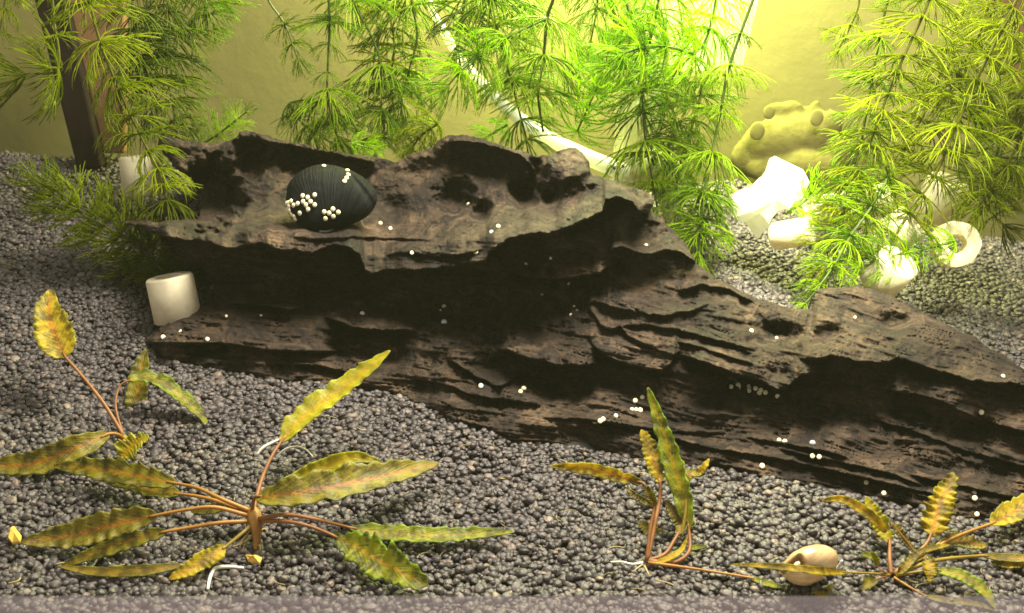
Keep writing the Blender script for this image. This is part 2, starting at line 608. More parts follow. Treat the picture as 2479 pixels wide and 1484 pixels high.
# main lip of the bowl
ledge([(270, 545), (356, 557), (389, 572), (403, 574), (453, 582), (499, 584), (523, 594), (553, 604), (596, 595), (633, 590), (666, 604), (713, 607),
       (753, 614), (766, 609), (806, 594), (843, 599), (870, 616), (884, 655), (900, 664), (928, 655), (1011, 654), (1094, 647), (1176, 632), (1183, 611),
       (1211, 594), (1231, 578), (1305, 564), (1321, 570), (1381, 547), (1428, 527), (1458, 515), (1466, 484), (1495, 478), (1530, 490), (1545, 513), (1561, 517),
       (1580, 497), (1600, 495)], 2.0, 95, .7, 70, 14, 3.5, 1)
ledge([(930, 620), (961, 612), (1000, 612), (1060, 622), (1110, 618), (1170, 606)], .28, 14, .12, 8, 20, 2, 11)
ledge([(700, 572), (760, 580), (860, 574), (960, 578), (1060, 582)], .22, 12, .1, 8, 40, 2, 12)
ledge([(1215, 650), (1244, 657), (1275, 670), (1341, 676), (1395, 671), (1455, 660), (1474, 645)], 1.5, 34, .7, 60, 22, 2.5, 2)
ledge([(1473, 612), (1480, 604), (1508, 597), (1528, 608), (1571, 618), (1611, 604), (1650, 612), (1690, 640)], .9, 22, .45, 60, 12, 2.5, 3)
ledge([(1640, 705), (1700, 690), (1760, 700), (1830, 735)], .45, 20, .3, 40, 20, 3, 21)
ledge([(547, 730), (600, 738), (650, 742), (700, 751), (740, 745)], .5, 18, .4, 30, 45, 2, 4)
ledge([(785, 766), (830, 784), (861, 795), (928, 800), (971, 799), (1010, 803)], 1.0, 36, .6, 40, 34, 2, 5)
ledge([(335, 828), (367, 832), (500, 831), (560, 834), (634, 846), (668, 850), (760, 852), (820, 850)], 0.64, 85, 0.135, 40, 40, 2, 6)
ledge([(645, 878), (700, 882), (767, 885), (826, 898), (870, 915)], .35, 14, .2, 20, 40, 1.5, 7)
ledge([(1200, 843), (1244, 853), (1261, 865), (1304, 870), (1344, 884), (1434, 885), (1450, 880)], 0.72, 62, 0.225, 45, 26, 3.5, 8)
ledge([(1425, 820), (1445, 845), (1470, 864), (1494, 875), (1561, 892), (1601, 896), (1622, 884), (1633, 858), (1650, 850)], 0.6, 70, 0.18, 45, 16, 2, 9)
ledge([(1420, 745), (1440, 765), (1455, 790), (1480, 800), (1500, 790), (1520, 815), (1570, 838), (1640, 865)], 0.28, 30, 0.113, 16, 12, 2.5, 22)
ledge([(1400, 742), (1440, 728), (1480, 742), (1540, 756), (1600, 766), (1680, 752), (1720, 735)], 0.36, 22, 0.135, 30, 30, 3, 23)
ledge([(1500, 790), (1560, 786), (1640, 800), (1760, 830), (1830, 848)], .3, 16, .2, 14, 30, 2.5, 24)
ledge([(1640, 858), (1703, 876), (1770, 903), (1820, 915), (1853, 929), (1880, 943), (1905, 936), (1943, 908), (1985, 900), (2060, 896)], 1.04, 95, 0.315, 60, 45, 3, 10)
ledge([(1640, 828), (1700, 842), (1770, 866), (1826, 884)], .28, 14, .2, 10, 12, 2, 25)
ledge([(1690, 815), (1760, 832), (1820, 858)], .25, 12, .2, 8, 12, 2, 26)
ledge([(1935, 868), (1960, 872), (2010, 862), (2056, 868), (2073, 878), (2153, 878), (2173, 868), (2193, 872), (2220, 884), (2287, 903), (2353, 922), (2420, 930), (2453, 928), (2610, 975)], 0.76, 75, 0.27, 60, 40, 3, 13)
ledge([(2150, 945), (2220, 955), (2287, 976), (2353, 1010), (2420, 1030), (2479, 1046), (2610, 1075)], 0.56, 60, 0.18, 40, 20, 3, 14)
ledge([(1005, 916), (1061, 928), (1101, 940), (1128, 953), (1194, 966), (1296, 978), (1310, 985)], 0.288, 18, 0.113, 18, 12, 1.5, 15)
ledge([(1080, 868), (1110, 885), (1161, 918), (1195, 932), (1215, 937), (1244, 918), (1261, 903), (1338, 903), (1360, 900)], 0.4, 24, 0.18, 30, 15, 2.5, 16)
ledge([(1390, 1010), (1500, 1030), (1722, 1086), (1889, 1112), (2089, 1156), (2222, 1188), (2330, 1215)], .32, 18, .2, 12, 50, 2.5, 17)
ledge([(1800, 1058), (1922, 1079), (2005, 1093), (2055, 1110)], .28, 12, .2, 10, 30, 2, 18)
ledge([(1880, 1085), (1955, 1103), (2055, 1123), (2155, 1147), (2240, 1180)], .28, 12, .2, 10, 30, 2, 19)
ledge([(2090, 1010), (2200, 1040), (2330, 1090), (2479, 1130), (2610, 1150)], .3, 22, .2, 20, 50, 3, 20)
ledge([(1300, 1010), (1460, 1020), (1620, 1045), (1760, 1050)], .2, 14, .15, 12, 60, 2, 27)
ledge([(2200, 1150), (2330, 1178), (2479, 1210), (2610, 1235)], .3, 14, .2, 12, 40, 2.5, 28)
ledge([(560, 345), (580, 336), (620, 338), (700, 352), (800, 372), (900, 392)], .5, 18, .5, 40, 10, 3, 29)
ledge([(1085, 345), (1140, 345), (1200, 358), (1255, 375), (1285, 400), (1300, 430)], .55, 20, .5, 40, 12, 3, 30)
# hollows
pit(1101, 478, 37, 34, 1.7, 0, .8, 1)
pit(1272, 468, 30, 30, 1.9, 10, .7, 2)
pit(1326, 478, 14, 15, .8, 0, .5, 3)
pit(1195, 405, 84, 44, 1.1, 12, 1.1, 4)
pit(1050, 410, 70, 40, .6, -20, 1.2, 34)
pit(1297, 408, 16, 26, .9, 0, .5, 35)
pit(1165, 515, 22, 24, .8, 30, .5, 36)
pit(512, 475, 62, 74, 2.2, 0, .5, 5)
pit(610, 375, 34, 46, 1.3, 0, .7, 6)
pit(715, 392, 72, 34, 1.2, 8, .7, 7)
pit(905, 415, 45, 22, .6, -20, .8, 8)
pit(1380, 445, 50, 10, .5, -15, .8, 9)
pit(1886, 804, 42, 20, .8, 8, .6, 10)
pit(2000, 816, 40, 24, .7, -10, .7, 11)
pit(2166, 780, 45, 16, .5, -8, .8, 12)
pit(1964, 770, 9, 34, .45, 10, .8, 13)
pit(1210, 897, 66, 34, .7, 5, .6, 14)
pit(1345, 930, 62, 44, .55, 10, .7, 15)
pit(1220, 738, 150, 62, 1.2, -6, .8, 16)
pit(600, 672, 110, 36, .4, 8, .8, 17)
pit(770, 660, 50, 50, .6, 0, .7, 18)
pit(2080, 975, 210, 46, .5, 10, .8, 19)
pit(1640, 945, 180, 30, .3, 8, .8, 20)
pit(2320, 1060, 60, 34, .35, 10, .8, 21)
pit(1545, 560, 30, 36, .8, 0, .7, 22)
pit(1590, 660, 50, 18, .4, 10, .8, 23)
pit(1500, 640, 20, 22, .6, 0, .7, 24)
pit(940, 860, 130, 22, .35, 6, .8, 25)
# the knob beside the ridge
pit(1372, 408, 56, 50, -.9, 0, .5, 30)
pit(1700, 560, 60, 200, 1.2, -35, 1.2, 31)

# grain: cracks that follow the log
slope = np.interp(us, [276, 900, 1300, 1700, 2600], [.03, .08, .16, .22, .24])
Gc = np.concatenate([[0], np.cumsum((slope[1:] + slope[:-1]) / 2 * STEP)])
TG = W_ - Gc[None, :] + 14 * n2(U / 160, W_ / 90, 0, 14)
e1 = np.interp(U, [276, 600, 900, 1180, 1330, 1460, 1600, 1700], [560, 600, 640, 610, 560, 500, 480, 400])
wg = .30 + .70 * step(W_ - e1 + 25, 30)           # the bowl above the lip is worn smoother
for su, sv, a_, sd_ in ((170, 15, .10, 20), (95, 7.5, .065, 21), (60, 4.0, .035, 22)):
    c = n2(U / su, TG / sv, 0, sd_)
    DEP += wg * a_ * (np.abs(c) * -1.2 + .3 + .5 * c)
DEP += .06 * n2(U / 18, W_ / 14, 0, 24) + .035 * n2(U / 8, W_ / 7, 0, 25)
crack = n2(U / 130, TG / 9.0, 3.3, 26)
DEP += wg * .18 * np.clip(1 - np.abs(crack) / .05, 0, 1) * np.clip(n2(U / 90, W_ / 60, 0, 27) * 3, 0, 1)

# mesh: cells inside the outline, rim vertices pulled onto it
inside = SD < 0
quad = inside[:-1, :-1] & inside[1:, :-1] & inside[:-1, 1:] & inside[1:, 1:]
gv_, gu_ = np.gradient(SD, STEP)
gl = np.hypot(gu_, gv_) + 1e-6
used = np.zeros(SD.shape, bool)
for a_, b_ in ((0, 0), (1, 0), (0, 1), (1, 1)):
    used[a_:SD.shape[0] - 1 + a_, b_:SD.shape[1] - 1 + b_] |= quad
idx = np.full(SD.shape, -1)
idx[used] = np.arange(used.sum())
jj, ii = np.nonzero(quad)
FQ = np.stack([idx[jj, ii], idx[jj + 1, ii], idx[jj + 1, ii + 1], idx[jj, ii + 1]], -1)
ed = np.concatenate([FQ[:, [0, 1]], FQ[:, [1, 2]], FQ[:, [2, 3]], FQ[:, [3, 0]]])
key = np.sort(ed, 1)
key = key[:, 0].astype(np.int64) * 10 ** 7 + key[:, 1]
uq, inv, cnt = np.unique(key, return_inverse=True, return_counts=True)
rim = ed[cnt[inv] == 1]
rimv = np.unique(rim)
fu, fv, fd = U[used].copy(), W_[used].copy(), DEP[used].copy()
fs, fgu, fgv = SD[used], (gu_ / gl)[used], (gv_ / gl)[used]
mv = np.clip(-fs[rimv], 0, 4.5)
fu[rimv] += fgu[rimv] * mv
fv[rimv] += fgv[rimv] * mv
# roll the surface away from the eye at the rim, so that it turns over rather than stops
fd += .55 * np.exp(fs / 7.0)
P0 = at(fu, fv, fd)
allP, allF = [P0], [FQ]
prev = rimv
base = len(P0)
lut = {int(v): k for k, v in enumerate(rimv)}
lim = np.zeros(len(rimv))
alive = np.ones(len(rimv), bool)
last_sd = np.full(len(rimv), 9.0)
for s_ in range(0, 80, 2):
    i_ = np.clip(np.round((fu[rimv] - fgu[rimv] * s_ - us[0]) / STEP).astype(int), 0, len(us) - 1)
    j_ = np.clip(np.round((fv[rimv] - fgv[rimv] * s_ - vs[0]) / STEP).astype(int), 0, len(vs) - 1)
    cur_sd = SD[j_, i_]
    alive &= cur_sd < last_sd + 2.5
    lim[alive] = s_
    last_sd = np.minimum(last_sd, cur_sd)
for shift, dy in ((5, .5), (16, 1.3), (40, 2.6), (70, 4.0)):
    sh_ = np.minimum(shift, lim * .8)
    ru, rv, rd = fu[rimv] - fgu[rimv] * sh_, fv[rimv] - fgv[rimv] * sh_, fd[rimv] + np.minimum(dy, .3 + lim * .08)
    Q = at(ru, rv, rd)
    allP.append(Q)
    cur = np.arange(base, base + len(rimv))
    ia = np.array([lut[int(x)] for x in rim[:, 0]])
    ib = np.array([lut[int(x)] for x in rim[:, 1]])
    allF.append(np.stack([prev[ib], prev[ia], cur[ia], cur[ib]], -1))
    prev = cur
    base += len(rimv)
P = np.vstack(allP)
FQ = np.vstack(allF)
me = bpy.data.meshes.new('driftwood')
me.vertices.add(len(P))
me.vertices.foreach_set('co', P.astype(np.float32).ravel())
me.loops.add(FQ.size)
me.loops.foreach_set('vertex_index', FQ.astype(np.int32).ravel())
me.polygons.add(len(FQ))
me.polygons.foreach_set('loop_start', np.arange(0, FQ.size, 4, dtype=np.int32))
me.polygons.foreach_set('use_smooth', np.ones(len(FQ), bool))
# grain coordinates: along the log, into it, across the grain
gz = P[:, 2] - np.interp(P[:, 0], [-11, -3, 3, 14], [0.3, 0, -.9, -3.4])
gr = np.stack([P[:, 0], P[:, 1] * .5, gz - .35 * P[:, 1] + .25 * n2(P[:, 0] * .6, P[:, 2] * .6, 0, 30)], -1)
a_ = me.attributes.new('grain', 'FLOAT_VECTOR', 'POINT')
a_.data.foreach_set('vector', gr.astype(np.float32).ravel())
me.materials.append(WOOD)
me.update(calc_edges=True)
me.validate()
log = obj('driftwood', me, label='big dark brown driftwood log with a hollow bowl lying across the gravel', cat='driftwood')


def log_depth(u, v):
    i = int(round((u - us[0]) / STEP))
    j = int(round((v - vs[0]) / STEP))
    return float(DEP[j, i])


def log_point(u, v, lift=0.0):
    Pp = at(u, v, log_depth(u, v))
    return Pp - ray(u, v) / np.linalg.norm(ray(u, v)) * lift


# loose grains: points scattered here, pebbles put on them by geometry nodes
pts, scl, rot = [], [], []
rs = np.random.RandomState(3)
for layer in range(2):
    sp_ = .110 if layer == 0 else .215
    yy = np.arange(YF, YB + .2, sp_)
    for y in yy:
        half = (y - CAM[1] + 2) * TH * 1.12 + 1.0
        xx = np.arange(-half, half, sp_)
        x = xx + rs.uniform(-.5, .5, len(xx)) * sp_ * 1.1
        y_ = y + rs.uniform(-.5, .5, len(xx)) * sp_ * 1.1
        z = ground(x, y_) + (rs.uniform(-.07, .02, len(xx)) if layer == 0 else rs.uniform(.01, .07, len(xx)))
        pts.append(np.stack([x, np.clip(y_, YF, YB + .1), z], -1))
        s = np.clip(rs.lognormal(0, .24, len(xx)), .55, 1.45) * .078
        scl.append(np.stack([s * rs.uniform(.85, 1.3, len(xx)), s * rs.uniform(.85, 1.2, len(xx)), s * rs.uniform(.62, .95, len(xx))], -1))
        rot.append(np.stack([rs.uniform(-.5, .5, len(xx)), rs.uniform(-.5, .5, len(xx)), rs.uniform(0, 6.28, len(xx))], -1))
pts, scl, rot = np.vstack(pts), np.vstack(scl), np.vstack(rot)
pu_, pv2 = to_px(pts)                               # no grains inside the wood
i_ = np.clip(np.round((pu_ - us[0]) / STEP).astype(int), 0, len(us) - 1)
j_ = np.clip(np.round((pv2 - vs[0]) / STEP).astype(int), 0, len(vs) - 1)
inw = (SD[j_, i_] < -7) & (pts[:, 1] < DEP[j_, i_] + .6) & (pu_ > us[0]) & (pu_ < us[-1]) & (pv2 > vs[0]) & (pv2 < vs[-1])
pts, scl, rot = pts[~inw], scl[~inw], rot[~inw]
me = bpy.data.meshes.new('gravel')
me.vertices.add(len(pts))
me.vertices.foreach_set('co', pts.astype(np.float32).ravel())
for nm, dat in (('g_scale', scl), ('g_rot', rot)):
    a_ = me.attributes.new(nm, 'FLOAT_VECTOR', 'POINT')
    a_.data.foreach_set('vector', dat.astype(np.float32).ravel())
me.materials.append(GRAVEL)
gravel = obj('gravel', me, label='dark grey gravel covering the tank floor around the driftwood', cat='gravel', kind='stuff')
ng = bpy.data.node_groups.new('scatter_grains', 'GeometryNodeTree')
ng.interface.new_socket('Geometry', in_out='INPUT', socket_type='NodeSocketGeometry')
ng.interface.new_socket('Geometry', in_out='OUTPUT', socket_type='NodeSocketGeometry')
gi, go = ng.nodes.new('NodeGroupInput'), ng.nodes.new('NodeGroupOutput')
join = ng.nodes.new('GeometryNodeJoinGeometry')
pos = ng.nodes.new('GeometryNodeInputPosition')
for k in range(7):
    ico = ng.nodes.new('GeometryNodeMeshIcoSphere')
    ico.inputs['Radius'].default_value = 1.0
    ico.inputs['Subdivisions'].default_value = 3
    tx = ng.nodes.new('ShaderNodeTexNoise')
    tx.noise_dimensions = '4D'
    tx.inputs['W'].default_value = k * 3.7
    tx.inputs['Scale'].default_value = .95
    tx.inputs['Detail'].default_value = 1.5
    ng.links.new(pos.outputs[0], tx.inputs['Vector'])
    mr = ng.nodes.new('ShaderNodeMapRange')
    mr.inputs[1].default_value, mr.inputs[2].default_value = .25, .75
    mr.inputs[3].default_value, mr.inputs[4].default_value = .74, 1.26
    ng.links.new(tx.outputs[0], mr.inputs[0])
    sc = ng.nodes.new('ShaderNodeVectorMath')
    sc.operation = 'SCALE'
    ng.links.new(pos.outputs[0], sc.inputs[0])
    ng.links.new(mr.outputs[0], sc.inputs['Scale'])
    st = ng.nodes.new('GeometryNodeSetPosition')
    ng.links.new(ico.outputs[0], st.inputs[0])
    ng.links.new(sc.outputs[0], st.inputs['Position'])
    sm = ng.nodes.new('GeometryNodeSetMaterial')
    sm.inputs['Material'].default_value = GRAVEL
    ng.links.new(st.outputs[0], sm.inputs[0])
    shs = ng.nodes.new('GeometryNodeSetShadeSmooth')
    ng.links.new(sm.outputs[0], shs.inputs[0])
    gti = ng.nodes.new('GeometryNodeGeometryToInstance')
    ng.links.new(shs.outputs[0], gti.inputs[0])
    ng.links.new(gti.outputs[0], join.inputs[0])
iop = ng.nodes.new('GeometryNodeInstanceOnPoints')
iop.inputs['Pick Instance'].default_value = True
ng.links.new(gi.outputs[0], iop.inputs['Points'])
ng.links.new(join.outputs[0], iop.inputs['Instance'])
for nm, sock in (('g_scale', 'Scale'), ('g_rot', 'Rotation')):
    na = ng.nodes.new('GeometryNodeInputNamedAttribute')
    na.data_type = 'FLOAT_VECTOR'
    na.inputs['Name'].default_value = nm
    if sock == 'Rotation':
        er = ng.nodes.new('FunctionNodeEulerToRotation')
        ng.links.new(na.outputs[0], er.inputs[0])
        ng.links.new(er.outputs[0], iop.inputs[sock])
    else:
        ng.links.new(na.outputs[0], iop.inputs[sock])
ng.links.new(iop.outputs[0], go.inputs[0])
md = gravel.modifiers.new('grains', 'NODES')
md.node_group = ng

# ------------------------------------------------------------------ eggs
def lobe(nu=12, nv=8):
    V, F = [(0, 0, 1.0)], []
    for j in range(1, nv):
        for i in range(nu):
            a, b = 2 * math.pi * i / nu, math.pi * j / nv
            V.append((math.cos(a) * math.sin(b), math.sin(a) * math.sin(b), math.cos(b)))
    V.append((0, 0, -1.0))
    for i in range(nu):
        F.append((0, 1 + i, 1 + (i + 1) % nu))
        F.append((len(V) - 1, 1 + (nv - 2) * nu + (i + 1) % nu, 1 + (nv - 2) * nu + i))
    for j in range(nv - 2):
        for i in range(nu):
            F.append((1 + j * nu + i, 1 + (j + 1) * nu + i, 1 + (j + 1) * nu + (i + 1) % nu, 1 + j * nu + (i + 1) % nu))
    return V, F


_v, _f = lobe()
EGGM = mesh('egg', _v, _f, EGG)


def put_egg(parent, Pt, nrm, r, flat=.55, stretch=1.15):
    n = Vector([float(c) for c in nrm]).normalized()
    q = n.to_track_quat('Z', 'X')
    o = obj('egg', EGGM, parent)
    o.location = Vector([float(c) for c in Pt]) - parent.location
    o.rotation_mode = 'QUATERNION'
    o.rotation_quaternion = q
    o.scale = (r * stretch, r, r * flat)
    return o


LOG_EGGS = [(921, 540), (945, 553), (1206, 548), (1190, 562), (997, 612), (1152, 610), (877, 759), (395, 816), (434, 800), (502, 821), (548, 765), (632, 764),
            (1134, 494), (1564, 594), (1333, 625), (1273, 639), (1376, 686), (1312, 714), (1075, 742), (1067, 750), (1390, 742), (1397, 752), (1382, 762),
            (1164, 934), (1268, 940), (1260, 948), (1441, 1023), (1453, 1019), (1460, 1015), (1491, 1007), (1530, 992), (1540, 992), (1550, 993), (1538, 970), (1555, 962),
            (1770, 936), (1787, 932), (1790, 940), (1814, 936), (1813, 945), (1829, 940), (1842, 944), (1838, 951), (1853, 950), (1882, 959),
            (1819, 801), (1880, 818), (2070, 768), (2428, 911), (2376, 998), (1886, 1066), (1900, 1069), (1967, 1104), (1983, 1106), (1845, 1128), (2097, 1168),
            (2140, 1194), (2358, 1194), (2360, 1206), (2365, 1245)]
DIM = {(1333, 625), (1273, 639), (1376, 686), (1312, 714), (1390, 742), (1397, 752), (1382, 762), (548, 765), (632, 764), (2070, 768), (1880, 818), (1067, 750)}
dimr = random.Random(4)
for (u, v) in LOG_EGGS:
    Pt = log_point(u, v, .03)
    nrm = -ray(u, v) + np.array([0, 0, .7])
    put_egg(log, Pt, nrm, (.040 if (u, v) in DIM else .060) * dimr.uniform(.9, 1.12), .6)


# ------------------------------------------------------------------ snails
def shell_mesh(name, outline, centre, H, Yc, m, tilt=.25, dent=None):
    """a closed shell whose outline seen from the front is the given one; H is the half thickness"""
    ol = np.array(outline, float)
    a_o = np.arctan2(-(ol[:, 1] - centre[1]), ol[:, 0] - centre[0])
    r_o = np.hypot(ol[:, 0] - centre[0], ol[:, 1] - centre[1])
    o_ = np.argsort(a_o)
    a_o, r_o = a_o[o_], r_o[o_]
    a_e, r_e = np.concatenate([a_o - 2 * np.pi, a_o, a_o + 2 * np.pi]), np.concatenate([r_o] * 3)
    nu, nv = 96, 56
    ce = at(*centre, Yc)
    dist = np.linalg.norm(ce - CAM)
    cm = TH / 1239.5 * dist
    right = np.array([1, 0, 0.])
    upv = np.array([0, sp, cp])
    toward = -ray(*centre)
    toward /= np.linalg.norm(toward)
    V, UV = [], []
    for j in range(nv + 1):
        b = math.pi * j / nv
        for i in range(nu):
            a = 2 * math.pi * i / nu - math.pi
            r = np.mean(np.interp([a - .09, a, a + .09], a_e, r_e)) * cm
            q = math.sin(b) ** .9
            p = ce + r * q * (math.cos(a) * right + math.sin(a) * upv) + H * math.cos(b) * toward
            p = p + tilt * H * math.sin(a) * q * toward * -.5
            if dent:
                p = p + dent(centre[0] + r / cm * q * math.cos(a), centre[1] - r / cm * q * math.sin(a), b) * toward
            V.append(p)
    F = []
    for j in range(nv):
        for i in range(nu):
            i2 = (i + 1) % nu
            F.append((j * nu + i, (j + 1) * nu + i, (j + 1) * nu + i2, j * nu + i2))
    return V, F, ce


def stripes(name, dark, lite, apex, rough, scale, spec=.5, bmp=.4, coat=0.0):
    """growth lines that run out from the apex of a shell (object space)"""
    m, nt, p, l = mat(name)
    tc = N(nt, 'ShaderNodeTexCoord')
    sub = N(nt, 'ShaderNodeVectorMath', operation='SUBTRACT')
    sub.inputs[1].default_value = apex
    l.new(tc.outputs['Object'], sub.inputs[0])
    sep = N(nt, 'ShaderNodeSeparateXYZ')
    l.new(sub.outputs[0], sep.inputs[0])
    an = N(nt, 'ShaderNodeMath', operation='ARCTAN2')
    l.new(sep.outputs[2], an.inputs[0])
    l.new(sep.outputs[0], an.inputs[1])
    ln = N(nt, 'ShaderNodeVectorMath', operation='LENGTH')
    l.new(sub.outputs[0], ln.inputs[0])
    co = N(nt, 'ShaderNodeCombineXYZ')
    l.new(an.outputs[0], co.inputs[0])
    l.new(ln.outputs['Value'], co.inputs[1])
    t = noise_tex(nt, co.outputs[0], scale, 5, .7, (1, .035, 1))
    t2 = noise_tex(nt, tc.outputs['Object'], 1.3, 4)
    r = ramp(nt, [(.34, dark), (.66, lite)])
    l.new(t.outputs[0], r.inputs[0])
    r2 = ramp(nt, [(.35, (.6, .6, .6)), (.65, (1.15, 1.15, 1.15))])
    l.new(t2.outputs[0], r2.inputs[0])
    l.new(mix_rgb(nt, r.outputs[0], r2.outputs[0], .8, 'MULTIPLY'), p.inputs['Base Color'])
    p.inputs['Roughness'].default_value = rough
    p.inputs['Specular IOR Level'].default_value = spec
    p.inputs['Coat Weight'].default_value = coat
    p.inputs['Coat Roughness'].default_value = .12
    bump(nt, t.outputs[0], bmp, .06, p.inputs['Normal'])
    return m


BS = [(696, 474), (697, 447), (712, 430), (737, 411), (762, 401), (798, 400), (831, 408), (864, 421), (888, 438), (908, 463), (912, 482), (907, 500), (891, 520), (851, 540),
      (804, 552), (765, 563), (747, 560), (732, 545), (710, 531), (697, 511), (692, 490)]
bsc = (803, 478)
bsY = log_depth(800, 520) - .95
cB = at(*bsc, bsY)
BLACK = stripes('black_shell', (.0025, .003, .003), (.012, .0135, .014), (.15, 0, -1.05), .6, 26, .10, 1.0)


def black_dent(u, v, b):
    # the seam between the last whorl and the small spire at the right
    d = abs((u - 878) + .55 * (v - 470) * -1 - 8 * math.sin((v - 440) / 30))
    return -.10 * math.exp(-(d / 6) ** 2) if b < 1.7 else 0


V, F, ce = shell_mesh('shell', BS, bsc, .72, bsY, BLACK, .5, black_dent)
snail = thing('nerite_snail', ce, 'black ribbed snail dotted with white eggs sitting in the hollow of the driftwood', 'snail')
Vl = [p - ce for p in V]
obj('shell', mesh('shell', Vl, F, BLACK), snail)
bvh = BVHTree.FromPolygons([Vector([float(c) for c in p]) for p in V], F)
fp = smooth_path([log_point(773, 560, .05), log_point(797, 557, .10), log_point(815, 549, .06)], 9)
Vf, Ff = [], []
tube(Vf, Ff, fp - ce, .05 + .05 * np.sin(np.linspace(0.2, 2.9, 9)), 8)
obj('foot', mesh('foot', Vf, Ff, plain('grey_foot', (.34, .36, .36), .4, .5, .2, 6)), snail)
SN_EGGS = [(733, 474), (745, 478), (762, 472), (705, 487), (699, 491), (695, 492), (700, 499), (711, 497), (721, 493), (734, 488), (752, 488), (741, 496), (762, 496),
           (746, 507), (726, 516), (698, 504), (701, 509), (697, 511), (706, 519), (712, 524), (715, 530), (785, 513), (797, 516), (806, 506), (819, 514), (807, 524), (788, 529),
           (784, 402), (841, 413), (843, 423), (839, 431), (834, 439)]
for (u, v) in SN_EGGS:
    d = Vector([float(c) for c in ray(u, v)]).normalized()
    hit, nrm, _, _ = bvh.ray_cast(Vector(CAM), d)
    if hit:
        put_egg(snail, hit + nrm * .01, nrm, .064, .62, 1.08)

TS = [(1894, 1371), (1908, 1353), (1934, 1333), (1959, 1324), (1984, 1321), (2008, 1327), (2022, 1338), (2027, 1351), (2025, 1365), (2013, 1380), (1998, 1393), (1974, 1408),
      (1944, 1416), (1919, 1410), (1903, 1396), (1890, 1386), (1888, 1378)]
tsc = (1957, 1368)
tsP = G(1957, 1395, .35)
GOLD = stripes('golden_shell', (.58, .36, .14), (.85, .62, .32), (-.75, 0, -.1), .22, 7, .6, .12, .5)


def gold_dent(u, v, b):
    if b > 1.6:
        return 0
    q = [(1900, 1384), (1918, 1366), (1936, 1350), (1943, 1364), (1940, 1376)]
    d = 1e9
    for (x0, y0), (x1, y1) in zip(q, q[1:]):
        t = max(0, min(1, ((u - x0) * (x1 - x0) + (v - y0) * (y1 - y0)) / ((x1 - x0) ** 2 + (y1 - y0) ** 2)))
        d = min(d, math.hypot(u - x0 - t * (x1 - x0), v - y0 - t * (y1 - y0)))
    return -.30 * math.exp(-(d / 5.5) ** 2)


V, F, ce = shell_mesh('shell', TS, tsc, .55, tsP[1], GOLD, -.3, gold_dent)
sn2 = thing('pond_snail', ce, 'golden tan snail shell lying on the front gravel beside small crinkled plants', 'snail')
obj('shell', mesh('shell', [p - ce for p in V], F, GOLD), sn2)
tow = -ray(*tsc) / np.linalg.norm(ray(*tsc))
Vf, Ff = [], []
pp = [at(1921, 1376, tsP[1]) + tow * .40, at(1930, 1367, tsP[1]) + tow * .42, at(1936, 1362, tsP[1]) + tow * .36]
tube(Vf, Ff, smooth_path(pp, 8) - ce, [.02, .035, .05, .055, .055, .05, .04, .02], 8)
obj('columella', mesh('columella', Vf, Ff, plain('pale_columella', (.80, .62, .36), .3)), sn2)


# ================================================================== FEATHERY STEM PLANTS
def whorl_mesh(name, seed, nleaf, droop, m, th0=.15, fork=(.27, .58), r0=.0185):
    """a ring of forked needle leaves of unit length around +Z (the way the shoot grows)"""
    rn = random.Random(seed)
    V, F = [], []
    for k in range(nleaf):
        az = 2 * math.pi * (k + rn.uniform(-.25, .25)) / nleaf
        L = rn.uniform(.78, 1.08)
        dr = droop * rn.uniform(.5, 1.4)
        t0 = th0 + rn.uniform(-.18, .18)
        radial = np.array([math.cos(az), math.sin(az), 0])
        tang = np.array([-math.sin(az), math.cos(az), 0])
        zz = np.array([0, 0, 1.0])

        def grow(p, s0, yaw, lvl, s_end, pitch):
            # walk from s0 to s_end along the arching direction
            n = 4 if lvl else 3
            pl = [p]
            yw = yaw
            for q in range(n):
                s = s0 + (s_end - s0) * (q + .5) / n
                th = t0 + dr * s + pitch + rn.uniform(-.07, .07)
                yw = yaw * (1 - .25 * (q / n)) + rn.uniform(-.06, .06)
                d = (radial * math.cos(yw) + tang * math.sin(yw)) * math.cos(th) + zz * math.sin(th)
                p = p + d * (s_end - s0) * L / n
                pl.append(p)
            ra = r0 * (1.0, .85, .72)[lvl]
            rb = r0 * (.85, .72, .30)[lvl]
            tube(V, F, pl, np.linspace(ra, rb, len(pl)), 4 if lvl < 1 else 3, lvl == 2)
            return p, yw

        p, yw = grow(radial * .03, 0, rn.uniform(-.1, .1), 0, fork[0] * rn.uniform(.8, 1.2), 0)
        for s1 in (-1, 1):
            sp1 = rn.uniform(.13, .26) * s1
            e1_ = fork[1] * rn.uniform(.88, 1.1)
            p1, y1 = grow(p, fork[0], yw + sp1, 1, e1_, s1 * rn.uniform(-.12, .12))
            for s2 in (-1, 1):
                if rn.random() < .12:
                    continue
                grow(p1, e1_, y1 + s2 * rn.uniform(.08, .2), 2, rn.uniform(.85, 1.05), s2 * rn.uniform(-.2, .2))
    return mesh(name, V, F, m)


KINDS = ('olive', 'green', 'lime', 'dark')
WH = {}
for ki, k in enumerate(KINDS):
    WH[k] = [whorl_mesh('whorl', 10 * ki + s, (13, 15, 12, 14, 15)[s], (.6, .9, 1.05, .7, 1.2)[s], FERN[k], (.12, .05, .2, -.05, .25)[s]) for s in range(5)]
TIP = {k: [whorl_mesh('shoot_tip', 70 + 10 * ki + s, 9, .5, FERN[k], .75) for s in range(2)] for ki, k in enumerate(KINDS)}


